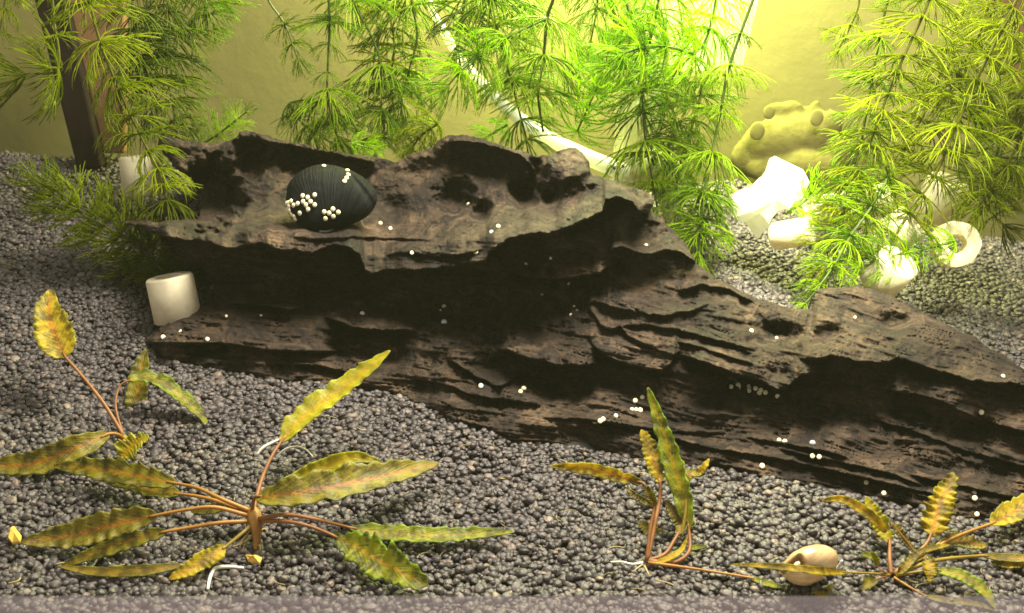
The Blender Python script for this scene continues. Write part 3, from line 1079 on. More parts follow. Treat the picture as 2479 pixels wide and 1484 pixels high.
def stem_plant(pts, Y, kind, label, sizes, extra=0, tip=True, seed=0, r=.055, face=.25):
    """pts: pixels along the stem in growing order; Y: depth at start and end; sizes: leaf length in pixels at each point (0 = bare)"""
    rn = random.Random(seed)
    extra = max(extra, 1)
    n = len(pts)
    Ys = np.interp(np.linspace(0, 1, n), np.linspace(0, 1, len(Y)), Y)
    P = np.array([at(u, v, y) for (u, v), y in zip(pts, Ys)])
    t = thing('stem_plant', P[0], label, 'water plant', 'feathery stem plants hanging in the water')
    path = smooth_path(P, max(8, 6 * n))
    V, F = [], []
    tube(V, F, path - P[0], np.linspace(r * .8, r * .5, len(path)), 7)
    obj('stem', mesh('stem', V, F, STEM[kind]), t)
    nodes = []
    for i in range(n):
        nodes.append((P[i], sizes[i], i))
        if i < n - 1 and extra:
            for e in range(extra):
                f = (e + 1) / (extra + 1)
                s = sizes[i] * (1 - f) + sizes[i + 1] * f
                nodes.append((smooth_path(P, (n - 1) * 20 + 1)[int((i + f) * 20)], s * .95, i + f))
    for Pn, s, i in nodes:
        if s <= 0:
            continue
        d = np.linalg.norm(Pn - CAM)
        L = 1.2 * s * TH / 1239.5 * d
        k0 = min(int(i), n - 2)
        ax = P[k0 + 1] - P[k0]
        ax = ax / np.linalg.norm(ax)
        toward = (CAM - Pn) / np.linalg.norm(CAM - Pn)
        ax = ax + toward * face * rn.uniform(.2, 1.8) + np.array([rn.uniform(-.25, .25), rn.uniform(-.25, .25), rn.uniform(-.12, .12)])
        q = Vector([float(c) for c in ax]).to_track_quat('Z', 'Y')
        last = tip and i == n - 1
        o = obj('shoot_tip' if last else 'whorl', rn.choice(TIP[kind] if last else WH[kind]), t)
        o.location = [float(c) for c in Pn - P[0]]
        o.rotation_mode = 'QUATERNION'
        spin = Matrix.Rotation(rn.uniform(0, 6.28), 4, 'Z').to_quaternion()
        o.rotation_quaternion = q @ spin
        o.scale = (L * rn.uniform(.92, 1.1),) * 3
        if last:
            o2 = obj('shoot_tip', rn.choice(TIP[kind]), t)
            o2.location = [float(c) for c in Pn - P[0] + ax / np.linalg.norm(ax) * L * .12]
            o2.rotation_mode = 'QUATERNION'
            o2.rotation_quaternion = q @ Matrix.Rotation(rn.uniform(0, 6.28), 4, 'Z').to_quaternion()
            o2.scale = (L * .8,) * 3
    return t


S = stem_plant
# left cluster
S([(190, -40), (215, 10), (245, 110), (288, 217), (337, 323), (380, 408), (404, 486)], (3.2, 4.6), 'olive', 'olive stem plant whose umbrella whorls cross the upper white ring on the left',
  [100, 105, 105, 105, 100, 85, 85], 0, False, 1, face=.35)
S([(120, -90), (130, 40), (140, 165), (60, 180)], (5.5, 5.5), 'olive', 'drooping olive shoot in front of the wall left of the dark brown stick', [90, 0, 120, 100], 0, True, 2)
S([(20, -60), (10, 20), (-10, 120)], (7, 7), 'olive', 'faint olive shoot cut by the left picture edge', [70, 60, 50], 0, True, 3)
S([(405, -60), (405, 15), (400, 67), (402, 125), (405, 187), (415, 240), (425, 290), (440, 330)], (9.5, 9.0), 'dark', 'dense dark green stem plant standing just right of the terracotta slab',
  [100, 110, 110, 100, 110, 100, 85, 60], 1, True, 4)
S([(330, -60), (320, 20), (330, 110), (350, 200), (370, 280)], (8.0, 8.0), 'dark', 'dark olive stem plant partly hidden behind the umbrella whorls on the left', [90, 95, 100, 90, 70], 1, True, 5)
S([(485, -50), (500, 10), (520, 60)], (10, 10), 'green', 'green shoot tip at the top edge right of the dense dark plant', [90, 90, 50], 1, True, 6)
S([(470, 360), (520, 330), (560, 300), (595, 272)], (11.5, 11.5), 'green', 'small blurred shoot rising behind the left end of the driftwood', [50, 55, 50, 30], 1, True, 7)
S([(425, 690), (395, 650), (350, 610), (290, 570), (220, 525), (150, 480), (85, 445)], (5.0, 5.2), 'olive', 'bushy dark shoot stretching left from the lower white ring',
  [75, 90, 100, 100, 95, 85, 60], 2, True, 8, face=.1)
S([(330, 585), (365, 625), (400, 660), (430, 690)], (4.6, 3.4), 'dark', 'short dark sprig draped over the rim of the lower white ring', [60, 65, 60, 45], 1, True, 9)
# middle cluster
S([(797, -60), (796, 0), (798, 53), (795, 130), (792, 215), (800, 275), (815, 330)], (8.0, 8.5), 'green', 'dark stemmed green plant with spread fans left of the middle group',
  [80, 0, 105, 0, 105, 90, 70], 0, True, 10)
S([(700, 250), (720, 285), (760, 320), (800, 345)], (9.5, 9.5), 'green', 'low green sprig peeping over the driftwood ridge behind the black snail', [60, 70, 75, 60], 1, True, 11)
S([(845, -50), (855, 5), (900, 90), (921, 158), (922, 262), (912, 330), (908, 375)], (8.8, 9.0), 'green', 'slender green plant with a bent stem beside the dark stemmed one',
  [100, 100, 0, 105, 100, 80, 50], 0, True, 12)
S([(985, -60), (998, 13), (1010, 90), (990, 170), (970, 245)], (9.6, 9.6), 'green', 'long needled green shoot hanging in front of the upper white hose', [110, 120, 0, 105, 80], 0, True, 13)
S([(850, 345), (880, 355), (905, 360)], (7.6, 7.6), 'lime', 'small bright lime tuft against the ridge behind the black snail', [45, 45, 30], 1, True, 14)
S([(1325, 43), (1215, 97), (1155, 137), (1115, 173), (1085, 207)], (6.6, 6.0), 'lime', 'bright slanting side shoot pointing down left from the middle stem',
  [0, 85, 90, 95, 80], 1, True, 15, r=.05)
S([(1350, -60), (1339, 0), (1325, 43), (1316, 137), (1303, 227), (1315, 320)], (6.9, 7.4), 'green', 'thick dark stem with stiff fans in the middle of the top edge', [100, 0, 110, 105, 100, 0], 0, False, 16, r=.07)
S([(1180, -60), (1190, 0), (1200, 60), (1235, 187), (1275, 338)], (7.4, 7.6), 'green', 'green plant ending in a small fan on the driftwood ridge', [110, 110, 90, 120, 75], 0, False, 17, r=.06)
S([(1130, -50), (1120, 30), (1110, 110)], (8.6, 8.6), 'dark', 'dark leafy shoot behind the slanting bright side shoot', [100, 100, 70], 1, True, 18)
S([(1397, 318), (1425, 257), (1453, 193), (1475, 120)], (7.8, 7.6), 'lime', 'thin lime stem rising from behind the knob with wide arching needles', [90, 110, 120, 60], 0, True, 19, r=.04)
S([(1600, -70), (1590, 27), (1567, 133), (1555, 220), (1563, 343), (1580, 437), (1590, 500)], (7.4, 7.4), 'green', 'tall plant with a star shaped whorl before the bright filter tube',
  [110, 105, 0, 110, 115, 75, 40], 0, False, 20, face=.6)
S([(1680, 130), (1610, 112), (1560, 115), (1510, 130), (1480, 160)], (7.0, 6.8), 'lime', 'glowing lime shoot lying sideways before the top of the filter tube', [90, 105, 110, 95, 70], 1, True, 21)
S([(1740, -50), (1725, 40), (1700, 110), (1640, 170), (1610, 230)], (9.0, 8.4), 'lime', 'soft lime mass of needles between the filter tube and the leaning stem', [95, 100, 105, 110, 90], 1, True, 22)
S([(1850, -60), (1823, 0), (1767, 157), (1747, 253), (1723, 373), (1703, 467), (1695, 545), (1690, 610)], (6.4, 5.2), 'green', 'leaning dark stem with fans that ends bushy behind the driftwood shoulder',
  [0, 0, 105, 60, 95, 95, 90, 55], 0, True, 23, r=.06)
S([(1700, 200), (1690, 260), (1670, 320), (1650, 380), (1640, 440)], (8.6, 8.6), 'green', 'hazy green plant behind the leaning dark stem', [90, 95, 95, 85, 60], 1, True, 24)
S([(1740, 440), (1720, 500), (1705, 560), (1695, 620)], (6.6, 6.0), 'green', 'bushy green skirt low behind the driftwood shoulder', [85, 95, 90, 60], 1, True, 25)
S([(640, -60), (650, 0), (690, 60), (720, 140)], (11.5, 11.5), 'dark', 'faint dark shoot nearest the wall left of the middle group', [0, 0, 60, 50], 0, True, 40)
S([(930, -60), (940, 20), (955, 110), (945, 200), (960, 290), (985, 350)], (10.8, 10.8), 'olive', 'hazy olive plant behind the slender bent stem', [100, 105, 110, 100, 95, 60], 1, True, 41)
S([(1060, 300), (1030, 320), (1000, 350)], (8.2, 8.2), 'olive', 'brownish olive tuft hanging above the driftwood dip left of the ridge', [80, 80, 50], 1, True, 42)
S([(1260, -60), (1265, 20), (1255, 120), (1262, 200), (1290, 290)], (10.6, 10.6), 'green', 'hazy green plant behind the thick dark stem in the middle', [95, 100, 90, 85, 60], 0, True, 43)
S([(1450, -60), (1445, 20), (1430, 100)], (9.4, 9.4), 'green', 'short green shoot at the top edge left of the filter tube', [95, 90, 60], 1, True, 44)
S([(1520, -60), (1515, 0), (1530, 60), (1520, 120)], (9.6, 9.6), 'lime', 'glowing lime shoot at the top edge before the filter tube', [90, 95, 80, 50], 1, True, 45)
S([(1640, 300), (1620, 360), (1630, 430), (1650, 500), (1670, 560)], (8.0, 7.4), 'green', 'soft green plant before the foot pipe of the filter', [80, 85, 85, 80, 50], 1, True, 46)
S([(1230, 300), (1190, 325), (1160, 340)], (8.6, 8.6), 'lime', 'little lime sprig lying on the driftwood ridge left of the knob', [45, 50, 30], 1, True, 47)
# right cluster
S([(2060, -60), (2080, 0), (2060, 60), (2030, 120)], (8.6, 8.6), 'olive', 'olive shoot at the top edge left of the right group', [60, 0, 70, 40], 0, True, 50)
S([(2290, 120), (2270, 200), (2230, 290), (2190, 360), (2160, 430)], (6.8, 6.8), 'olive', 'olive plant deep inside the right group', [95, 100, 100, 95, 70], 1, True, 51)
S([(2440, 480), (2400, 420), (2420, 340), (2400, 260), (2420, 180)], (7.2, 7.2), 'dark', 'dark olive plant filling the shade at the right edge', [80, 100, 105, 100, 80], 1, True, 52)
S([(2060, 440), (2040, 520), (2010, 580), (1990, 640)], (4.6, 4.0), 'olive', 'dense olive sprig between the white stone and the lowest ring', [85, 90, 85, 60], 1, True, 53)
S([(2370, 430), (2390, 500), (2430, 545)], (5.0, 5.0), 'olive', 'olive sprig to the right of the open white ring', [90, 90, 60], 1, True, 54)
S([(2270, -50), (2233, 40), (2190, 133), (2150, 227), (2117, 320), (2083, 412), (2055, 475)], (3.6, 4.4), 'olive', 'yellow green plant whose umbrella whorls step down toward the white stone',
  [95, 105, 105, 105, 105, 100, 70], 0, True, 26, face=.35)
S([(2170, -40), (2147, 10), (2130, 90), (2110, 200), (2090, 317), (2070, 400)], (5.6, 5.6), 'green', 'dim green stem just behind the stepping umbrella whorls on the right', [80, 0, 90, 85, 85, 70], 0, True, 27)
S([(2480, -40), (2427, 70), (2363, 197), (2317, 303), (2263, 427), (2200, 515), (2140, 620)], (3.2, 3.8), 'olive', 'long yellow green plant crossing the white rings on the right',
  [100, 110, 115, 115, 110, 100, 90], 0, False, 28, face=.35)
S([(2400, -30), (2380, 60), (2340, 140), (2300, 220)], (6.4, 6.4), 'olive', 'olive shoot in the top right corner before the brown post', [100, 100, 95, 80], 0, True, 29)
S([(2520, 220), (2473, 317), (2440, 400), (2400, 460), (2370, 500)], (4.2, 4.4), 'olive', 'bushy olive shoot hanging at the right picture edge', [100, 105, 95, 85, 60], 1, True, 30)
S([(2530, 60), (2500, 130), (2480, 220)], (5.0, 5.0), 'olive', 'olive whorls cut by the upper right picture edge', [105, 105, 100], 0, True, 31)
S([(2150, 430), (2110, 500), (2060, 570), (2020, 640), (1985, 690), (1950, 735)], (3.2, 1.8), 'green', 'tangled lime shoot hanging down onto the right shoulder of the driftwood', [80, 90, 90, 85, 65, 35], 1, True, 32)
S([(2310, 585), (2230, 605), (2150, 620), (2080, 640)], (3.4, 3.0), 'lime', 'sideways lime sprig running from the open white ring to the left', [60, 50, 85, 70], 1, True, 33, r=.045)
S([(1900, 520), (1930, 500), (1970, 470), (2010, 440)], (5.2, 5.2), 'lime', 'fine lime sprig across the white stone', [0, 60, 70, 50], 1, True, 34)


# ================================================================== BROAD LEAVED PLANTS
def P3(q):
    return at(q[0], q[1], q[3]) if len(q) > 3 else G(q[0], q[1], q[2])


def blade_mesh(pts, width, m, ruffle=.12, roll=0.0, seed=0, taper=.75, ragged=0.0, cup=.25):
    """leaf blade along the points; width in pixels; roll turns it about its midrib away from facing the eye"""
    rn = random.Random(seed)
    n = 52
    C_ = smooth_path(pts, n)
    T = np.gradient(C_, axis=0)
    T /= np.linalg.norm(T, axis=1)[:, None]
    m_ = 13
    V, UV = [], []
    ph = rn.uniform(0, 6)
    jag = np.array([[rn.gauss(0, .5), rn.gauss(0, .5)] for _ in range(n)])
    jag = jag * .45 + np.roll(jag, 1, 0) * .35 + np.roll(jag, 2, 0) * .2
    for i in range(n):
        s = i / (n - 1)
        d = np.linalg.norm(C_[i] - CAM)
        half = width * .5 * TH / 1239.5 * d
        prof = (math.sin(math.pi * min(1, s ** taper * 1.0)) ** .62) if 0 < s < 1 else 0
        prof = max(prof, .04)
        toward = (CAM - C_[i]) / d
        nrm = toward * (1 - .35) + np.array([0, 0, .35])
        side = np.cross(T[i], nrm)
        side /= np.linalg.norm(side)
        nn = np.cross(side, T[i])
        a = roll
        side, nn = side * math.cos(a) + nn * math.sin(a), nn * math.cos(a) - side * math.sin(a)
        for j in range(m_):
            x = j / (m_ - 1) * 2 - 1
            q_ = jag[min(i, n - 1)][0 if x < 0 else 1]
            rag = .88 + abs(x) * ((ragged + .05) * 2.2 * q_ + ruffle * .3 * math.sin(s * 57 + ph + (2 if x > 0 else 0)))
            wob = .62 * ruffle * (abs(x) ** 1.4) * (math.sin(s * 38 + ph + (1.7 if x > 0 else 0) + 2.5 * math.sin(s * 9 + ph)) + .9 * math.sin(s * 71 + ph * 3 + (4 if x > 0 else 0)) + 2.2 * q_) * half * 1.3
            V.append(C_[i] + side * x * half * prof * rag + nn * (cup * half * prof * x * x + wob * prof))
            UV.append((s, j / (m_ - 1)))
    F = [(i * m_ + j, i * m_ + j + 1, (i + 1) * m_ + j + 1, (i + 1) * m_ + j) for i in range(n - 1) for j in range(m_ - 1)]
    me = mesh('leaf', V, F, m)
    ul = me.uv_layers.new(name='UVMap')
    lv = np.zeros(len(me.loops), np.int32)
    me.loops.foreach_get('vertex_index', lv)
    ul.data.foreach_set('uv', np.array(UV, np.float32)[lv].ravel())
    return me


def leaf(parent, blade, width, kind, petiole=None, pk_='orange', roll=0.0, ruffle=.12, seed=0, ragged=0.0, pr=.05, taper=.75, cup=.25):
    base = np.array(parent.location)
    bp = np.array([P3(q) for q in blade])
    me_ = blade_mesh(bp, width, LEAF[kind], ruffle, roll, seed, taper, ragged, cup)
    for v in me_.vertices:
        v.co -= Vector(base)
    o = obj('leaf', me_, parent)
    sm_ = o.modifiers.new('thickness', 'SOLIDIFY')
    sm_.thickness = .02
    if petiole:
        pp_ = [P3(q) for q in petiole] + [bp[0], bp[0] * .75 + bp[1] * .25]
        path = smooth_path(pp_, 18) - base
        V, F = [], []
        tube(V, F, path, np.linspace(pr * 1.05, pr * .62, 18), 7)
        obj('petiole', mesh('petiole', V, F, PETIOLE[pk_]), o)
    return o


def roots(parent, lines, m, r=.02, name='root'):
    for q in lines:
        path = smooth_path([P3(a) for a in q], 14) - np.array(parent.location)
        V, F = [], []
        tube(V, F, path, np.linspace(r, r * .5, 14), 5)
        obj(name, mesh(name, V, F, m), parent)


# --- the large uprooted plant in front
B = G(615, 1255, .35)
yb_ = B[1]
p1 = thing('broad_leaf_plant', B, 'large uprooted plant with long crinkled leaves spread like a star on the front gravel', 'water plant')
V, F = [], []
tube(V, F, smooth_path([G(612, 1232, .5), G(618, 1262, .42), G(622, 1300, .25), G(618, 1330, .1)], 14) - B, [.10, .13, .15, .16, .16, .15, .14, .13, .12, .10, .09, .08, .06, .04], 9)
obj('crown', mesh('crown', V, F, PETIOLE['orange']), p1)
leaf(p1, [(680, 1070, 0, yb_ + 1.6), (735, 1008, 0, yb_ + 2.1), (830, 938, 0, yb_ + 2.7), (900, 885, 0, yb_ + 3.0), (944, 848, 0, yb_ + 3.2)], 74, 'bright',
     [(612, 1240, 0, yb_), (632, 1165, 0, yb_ + .7), (655, 1110, 0, yb_ + 1.2)], 'brown', .35, .10, 1, .04, .055)
leaf(p1, [(660, 1190, .5), (766, 1140, .7), (850, 1108, .9), (922, 1117, .7)], 46, 'bright', None, seed=2, ruffle=.15, roll=-.3)
leaf(p1, [(618, 1203, .9), (680, 1198, 1.1), (780, 1182, 1.2), (900, 1158, 1.1), (1062, 1121, .8)], 92, 'brown', [(612, 1245, .5), (612, 1222, .7)], 'brown', .15, .13, 3, .03)
leaf(p1, [(845, 1277, .45), (920, 1290, .35), (1053, 1296, .3), (1150, 1292, .35), (1244, 1287, .5)], 52, 'green', [(620, 1257, .45), (690, 1246, .85), (760, 1256, .8)], 'brown', .25, .13, 4, .03)
leaf(p1, [(806, 1296, .5), (850, 1318, .5), (890, 1341, .5), (960, 1380, .45), (1036, 1417, .3)], 92, 'green', [(625, 1262, .4), (690, 1262, .75), (750, 1274, .7)], 'brown', -.2, .22, 5, .16, taper=1.1)
leaf(p1, [(425, 1170, .8), (340, 1153, .75), (240, 1136, .6), (130, 1128, .5)], 62, 'olive', [(608, 1238, .5), (534, 1207, .9), (480, 1182, .95)], 'orange', .2, .15, 6, .05)
leaf(p1, [(435, 1196, .55), (380, 1190, .5), (300, 1170, .4), (220, 1150, .35)], 50, 'olive', [(606, 1244, .45), (534, 1216, .7), (480, 1202, .7)], 'orange', -.3, .15, 7, .05)
leaf(p1, [(548, 1228, .65), (505, 1233, .6), (462, 1238, .55)], 30, 'olive', None, ruffle=.1, seed=8)
leaf(p1, [(380, 1247, .8), (300, 1264, .65), (200, 1290, .45), (120, 1304, .35), (48, 1312, .3)], 74, 'brown', [(606, 1250, .45), (520, 1228, .85), (450, 1234, .9)], 'orange', .15, .14, 9, .05)
leaf(p1, [(405, 1286, .55), (330, 1303, .45), (240, 1335, .3), (148, 1371, .15)], 42, 'olive', [(606, 1262, .4), (530, 1266, .65), (460, 1277, .6)], 'orange', .2, .1, 10, .04)
leaf(p1, [(548, 1322, .4), (510, 1348, .38), (460, 1377, .3), (408, 1402, .2)], 46, 'yellow', [(612, 1268, .35), (588, 1290, .45)], 'yellow', .1, .16, 11, .06)
leaf(p1, [(440, 1368, .2), (340, 1382, .2), (233, 1384, .2), (143, 1371, .2)], 30, 'brown', None, ruffle=.08, seed=12)
roots(p1, [[(615, 1290, .3), (600, 1305, .2), (590, 1325, .1), (598, 1335, .05)], [(625, 1290, .3), (640, 1280, .2), (650, 1292, .08)], [(612, 1300, .2), (570, 1322, .08), (530, 1325, .05)],
          [(620, 1310, .2), (630, 1330, .1), (610, 1345, .05)], [(610, 1280, .3), (585, 1310, .15), (580, 1330, .05)]], TANROOT, .022)

# --- the plant at the left
B = G(300, 1062, .2)
y0 = B[1]
p0 = thing('broad_leaf_plant', B, 'plant at the left edge with one upright blotched leaf on a long red stalk', 'water plant')
leaf(p0, [(158, 864, 0, y0 + 1.4), (135, 815, 0, y0 + 1.8), (117, 755, 0, y0 + 2.3), (122, 700, 0, y0 + 2.8)], 92, 'yellow', [(302, 1060, 0, y0), (250, 975, 0, y0 + .5), (190, 900, 0, y0 + 1.1)], 'brown', .1, .08, 21, .02, .05, .62)
leaf(p0, [(313, 921, 0, y0 + 1.0), (350, 912, 0, y0 + 1.2), (400, 930, 0, y0 + 1.1), (455, 975, 0, y0 + .9), (490, 1010, 0, y0 + .7), (502, 1036, 0, y0 + .6)], 44, 'green',
     [(300, 1060, 0, y0), (280, 985, 0, y0 + .5), (290, 935, 0, y0 + .9)], 'brown', .3, .14, 22, .06, .035)
leaf(p0, [(335, 1035, 0, y0 + 1.2), (328, 985, 0, y0 + 1.5), (340, 900, 0, y0 + 2.0), (352, 845, 0, y0 + 2.4)], 56, 'olive', [(305, 1060, 0, y0 + .2), (322, 1055, 0, y0 + .8)], 'brown', .2, .1, 23, .04, .03)
leaf(p0, [(265, 1050, .5), (180, 1085, .5), (90, 1120, .35), (10, 1128, .25), (-70, 1135, .2)], 66, 'brown', [(300, 1062, .2), (285, 1052, .4)], 'orange', .2, .12, 24, .03)
leaf(p0, [(292, 1112, .25), (312, 1086, .5), (335, 1068, .7), (360, 1056, .8)], 58, 'bright', [(302, 1062, .2), (296, 1090, .25)], 'brown', .1, .16, 25, .30)

# --- the upright plant right of the middle
B = G(1562, 1358, .12)
y0 = B[1]
p2 = thing('broad_leaf_plant', B, 'upright plant with a tall pointed leaf and a long orange runner on the front gravel', 'water plant')
leaf(p2, [(1668, 1285, 0, y0 + .6), (1655, 1215, 0, y0 + .9), (1632, 1130, 0, y0 + 1.3), (1605, 1045, 0, y0 + 1.7), (1568, 938, 0, y0 + 2.2)], 54, 'green',
     [(1568, 1358, 0, y0), (1630, 1362, 0, y0 - .1), (1668, 1335, 0, y0 + .2)], 'brown', .25, .14, 31, .05, .055)
leaf(p2, [(1598, 1168, 0, y0 + 1.2), (1588, 1130, 0, y0 + 1.4), (1572, 1085, 0, y0 + 1.7), (1553, 1040, 0, y0 + 2.0)], 50, 'yellow', [(1566, 1356, 0, y0), (1582, 1282, 0, y0 + .5), (1596, 1215, 0, y0 + 1.0)], 'brown', -.2, .14, 32, .10, .055)
leaf(p2, [(1557, 1170, 0, y0 + .9), (1495, 1152, 0, y0 + 1.0), (1427, 1136, 0, y0 + 1.1), (1332, 1128, 0, y0 + 1.3)], 34, 'yellow', [(1566, 1356, 0, y0), (1574, 1280, 0, y0 + .4), (1584, 1225, 0, y0 + .7), (1575, 1195, 0, y0 + .8)], 'brown', .5, .2, 33, .10, .04)
leaf(p2, [(1584, 1228, 0, y0 + .7), (1572, 1200, 0, y0 + .75), (1558, 1170, 0, y0 + .9)], 30, 'olive', None, roll=.3, seed=34, ruffle=.15)
leaf(p2, [(1662, 1172, 0, y0 + 1.1), (1668, 1150, 0, y0 + 1.2), (1690, 1145, 0, y0 + 1.3), (1706, 1128, 0, y0 + 1.3), (1716, 1110, 0, y0 + 1.4)], 26, 'yellow',
     [(1650, 1300, 0, y0 + .5), (1660, 1235, 0, y0 + .8)], 'yellow', .3, .15, 35, .1, .04)
leaf(p2, [(1640, 1295, 0, y0 + .5), (1650, 1270, 0, y0 + .7), (1630, 1240, 0, y0 + .9), (1612, 1210, 0, y0 + 1.1)], 34, 'brown', [(1566, 1358, 0, y0), (1609, 1342, 0, y0 + .1), (1634, 1305, 0, y0 + .4)], 'brown', .2, .14, 36, .08, .05)
leaf(p2, [(1612, 1298, 0, y0 + 1.0), (1580, 1290, 0, y0 + 1.0), (1545, 1262, 0, y0 + 1.2)], 34, 'olive', None, roll=.2, seed=37, ruffle=.15, ragged=.12)
leaf(p2, [(1820, 1399, .14), (1850, 1410, .14), (1880, 1418, .12), (1902, 1422, .1)], 18, 'green', [(1570, 1362, .15), (1640, 1371, .25), (1722, 1383, .22)], 'orange', .1, .1, 38, .04, .035)
leaf(p2, [(1586, 1362, .2), (1620, 1350, .3), (1650, 1330, .35), (1664, 1300, .5)], 16, 'yellow', None, seed=39, ruffle=.1)
leaf(p2, [(1668, 1328, .2), (1690, 1324, .2), (1712, 1322, .15)], 14, 'green', None, seed=40)
leaf(p2, [(1580, 1222, 0, y0 + .6), (1545, 1205, 0, y0 + .7), (1515, 1180, 0, y0 + .9)], 18, 'brown', None, seed=41, roll=.4, ruffle=.2)
roots(p2, [[(1556, 1362, .1), (1530, 1366, .1), (1505, 1360, .15), (1478, 1361, .12)], [(1545, 1366, .06), (1525, 1371, .06), (1508, 1368, .08)]], ROOT, .03)
roots(p2, [[(1556, 1366, .08), (1540, 1378, .06), (1521, 1393, .06)], [(1560, 1370, .06), (1578, 1398, .05), (1620, 1412, .05), (1645, 1425, .05)]], TANROOT, .022)

# --- the crinkled plant at the right
B = G(2160, 1392, .12)
y0 = B[1]
p3 = thing('broad_leaf_plant', B, 'small plant at the right with a crinkled yellow leaf and red stalks', 'water plant')
leaf(p3, [(2154, 1312, 0, y0 + .7), (2140, 1285, 0, y0 + .9), (2120, 1248, 0, y0 + 1.1), (2095, 1202, 0, y0 + 1.4)], 42, 'bright', [(2158, 1390, 0, y0), (2154, 1350, 0, y0 + .3)], 'brown', .1, .18, 51, .05, .05)
leaf(p3, [(2145, 1290, 0, y0 + .6), (2115, 1255, 0, y0 + .7), (2070, 1222, 0, y0 + .9), (2035, 1208, 0, y0 + 1.0), (1988, 1211, 0, y0 + 1.1)], 26, 'yellow', None, roll=.4, seed=52)
leaf(p3, [(2253, 1296, 0, y0 + .8), (2265, 1262, 0, y0 + 1.0), (2278, 1215, 0, y0 + 1.3), (2300, 1170, 0, y0 + 1.6), (2308, 1143, 0, y0 + 1.8)], 70, 'yellow',
     [(2165, 1390, 0, y0), (2200, 1355, 0, y0 + .3), (2240, 1320, 0, y0 + .6)], 'brown', 0, .26, 53, .10, .05, .6)
leaf(p3, [(2399, 1268, 0, y0 + 1.2), (2440, 1248, 0, y0 + 1.5), (2485, 1222, 0, y0 + 1.7), (2560, 1180, 0, y0 + 2.0)], 60, 'yellow', [(2170, 1388, 0, y0), (2226, 1346, 0, y0 + .4), (2316, 1299, 0, y0 + .8)], 'orange', .1, .08, 54, .02, .05)
leaf(p3, [(2284, 1306, 0, y0 + .8), (2330, 1310, 0, y0 + .9), (2370, 1318, 0, y0 + .9), (2390, 1322, 0, y0 + .9)], 46, 'brown', [(2165, 1390, 0, y0), (2255, 1329, 0, y0 + .6)], 'yellow', .2, .14, 55, .08, .04)
leaf(p3, [(2380, 1345, .3), (2430, 1350, .3), (2480, 1352, .3), (2560, 1352, .3)], 24, 'brown', [(2170, 1392, .15), (2260, 1358, .4)], 'yellow', .2, .1, 56)
leaf(p3, [(2400, 1360, .2), (2440, 1366, .2), (2490, 1368, .2)], 20, 'yellow', None, seed=57, ragged=.1)
leaf(p3, [(2268, 1380, .4), (2310, 1388, .4), (2350, 1406, .35), (2385, 1434, .25), (2410, 1474, .1)], 34, 'green', [(2170, 1394, .15), (2220, 1384, .35)], 'yellow', .2, .12, 58, .05, .03)
leaf(p3, [(2242, 1349, .5), (2252, 1370, .5), (2252, 1390, .45), (2249, 1408, .35)], 34, 'yellow', [(2175, 1390, .15), (2210, 1365, .35)], 'yellow', .1, .2, 59, .1, .03)
leaf(p3, [(2055, 1386, .45), (1990, 1383, .9), (1930, 1376, 1.1), (1860, 1370, 1.0), (1772, 1366, .8)], 20, 'yellow', [(2155, 1392, .15), (2110, 1388, .3)], 'yellow', .15, .1, 60, .05, .028)
leaf(p3, [(2125, 1372, .35), (2118, 1352, .5), (2106, 1344, .6), (2083, 1342, .55)], 20, 'green', [(2152, 1390, .15), (2135, 1382, .3)], 'brown', .2, .12, 61, .04, .025)
leaf(p3, [(2122, 1402, .2), (2105, 1410, .2), (2086, 1428, .12)], 28, 'olive', [(2150, 1394, .15)], 'brown', .1, .1, 62, .05, .025)
leaf(p3, [(2155, 1262, 0, y0 + .9), (2172, 1280, 0, y0 + .8), (2190, 1305, 0, y0 + .7), (2216, 1340, 0, y0 + .5)], 22, 'olive', [(2170, 1388, 0, y0), (2195, 1360, 0, y0 + .3), (2216, 1342, 0, y0 + .5)], 'brown', .2, .14, 63, .06, .035)
leaf(p3, [(2235, 1440, .1), (2280, 1452, .1), (2360, 1462, .08), (2420, 1480, .06)], 18, 'olive', [(2165, 1398, .12), (2200, 1420, .15)], 'orange', .1, .08, 64, .02, .03)
leaf(p3, [(2170, 1388, .2), (2185, 1378, .35), (2215, 1345, .5), (2245, 1325, .6)], 22, 'brown', None, seed=65)
leaf(p3, [(2216, 1342, .45), (2250, 1328, .6), (2300, 1318, .6)], 16, 'yellow', None, seed=66)

# --- loose bits on the gravel
for (lab, pts_, wd, kd, rg) in (('yellow dead leaf scrap on the gravel below the golden snail', [(1962, 1438, .1), (1995, 1444, .1), (2030, 1460, .06)], 26, 'olive', .1),
                                ('small bright yellow sliver just right of the golden snail on the gravel', [(2001, 1426, .1), (2010, 1420, .15), (2018, 1413, .2)], 9, 'bright', 0)):
    t = thing('leaf_scrap', G(pts_[0][0], pts_[0][1]), lab, 'leaf')
    leaf(t, pts_, wd, kd, None, seed=len(lab), ragged=rg)


def chip(label, poly, h, m, name='leaf_chip', th=.05):
    c = np.mean(poly, axis=0)
    B_ = G(c[0], c[1], h)
    top = [G(u, v, h + .08 * math.sin(i * 2.1)) - B_ for i, (u, v) in enumerate(poly)]
    mid = np.mean(top, axis=0) + np.array([0, 0, .07])
    n_ = len(top)
    V = top + [q - np.array([0, 0, th]) for q in top] + [mid, np.mean(top, axis=0) - np.array([0, 0, th])]
    F = [(i, (i + 1) % n_, 2 * n_) for i in range(n_)] + [((i + 1) % n_ + n_, i + n_, 2 * n_ + 1) for i in range(n_)] + [(i, i + n_, (i + 1) % n_ + n_, (i + 1) % n_) for i in range(n_)]
    return obj(name, mesh(name, V, F, m, False), None, label, 'chip', None, None, B_)


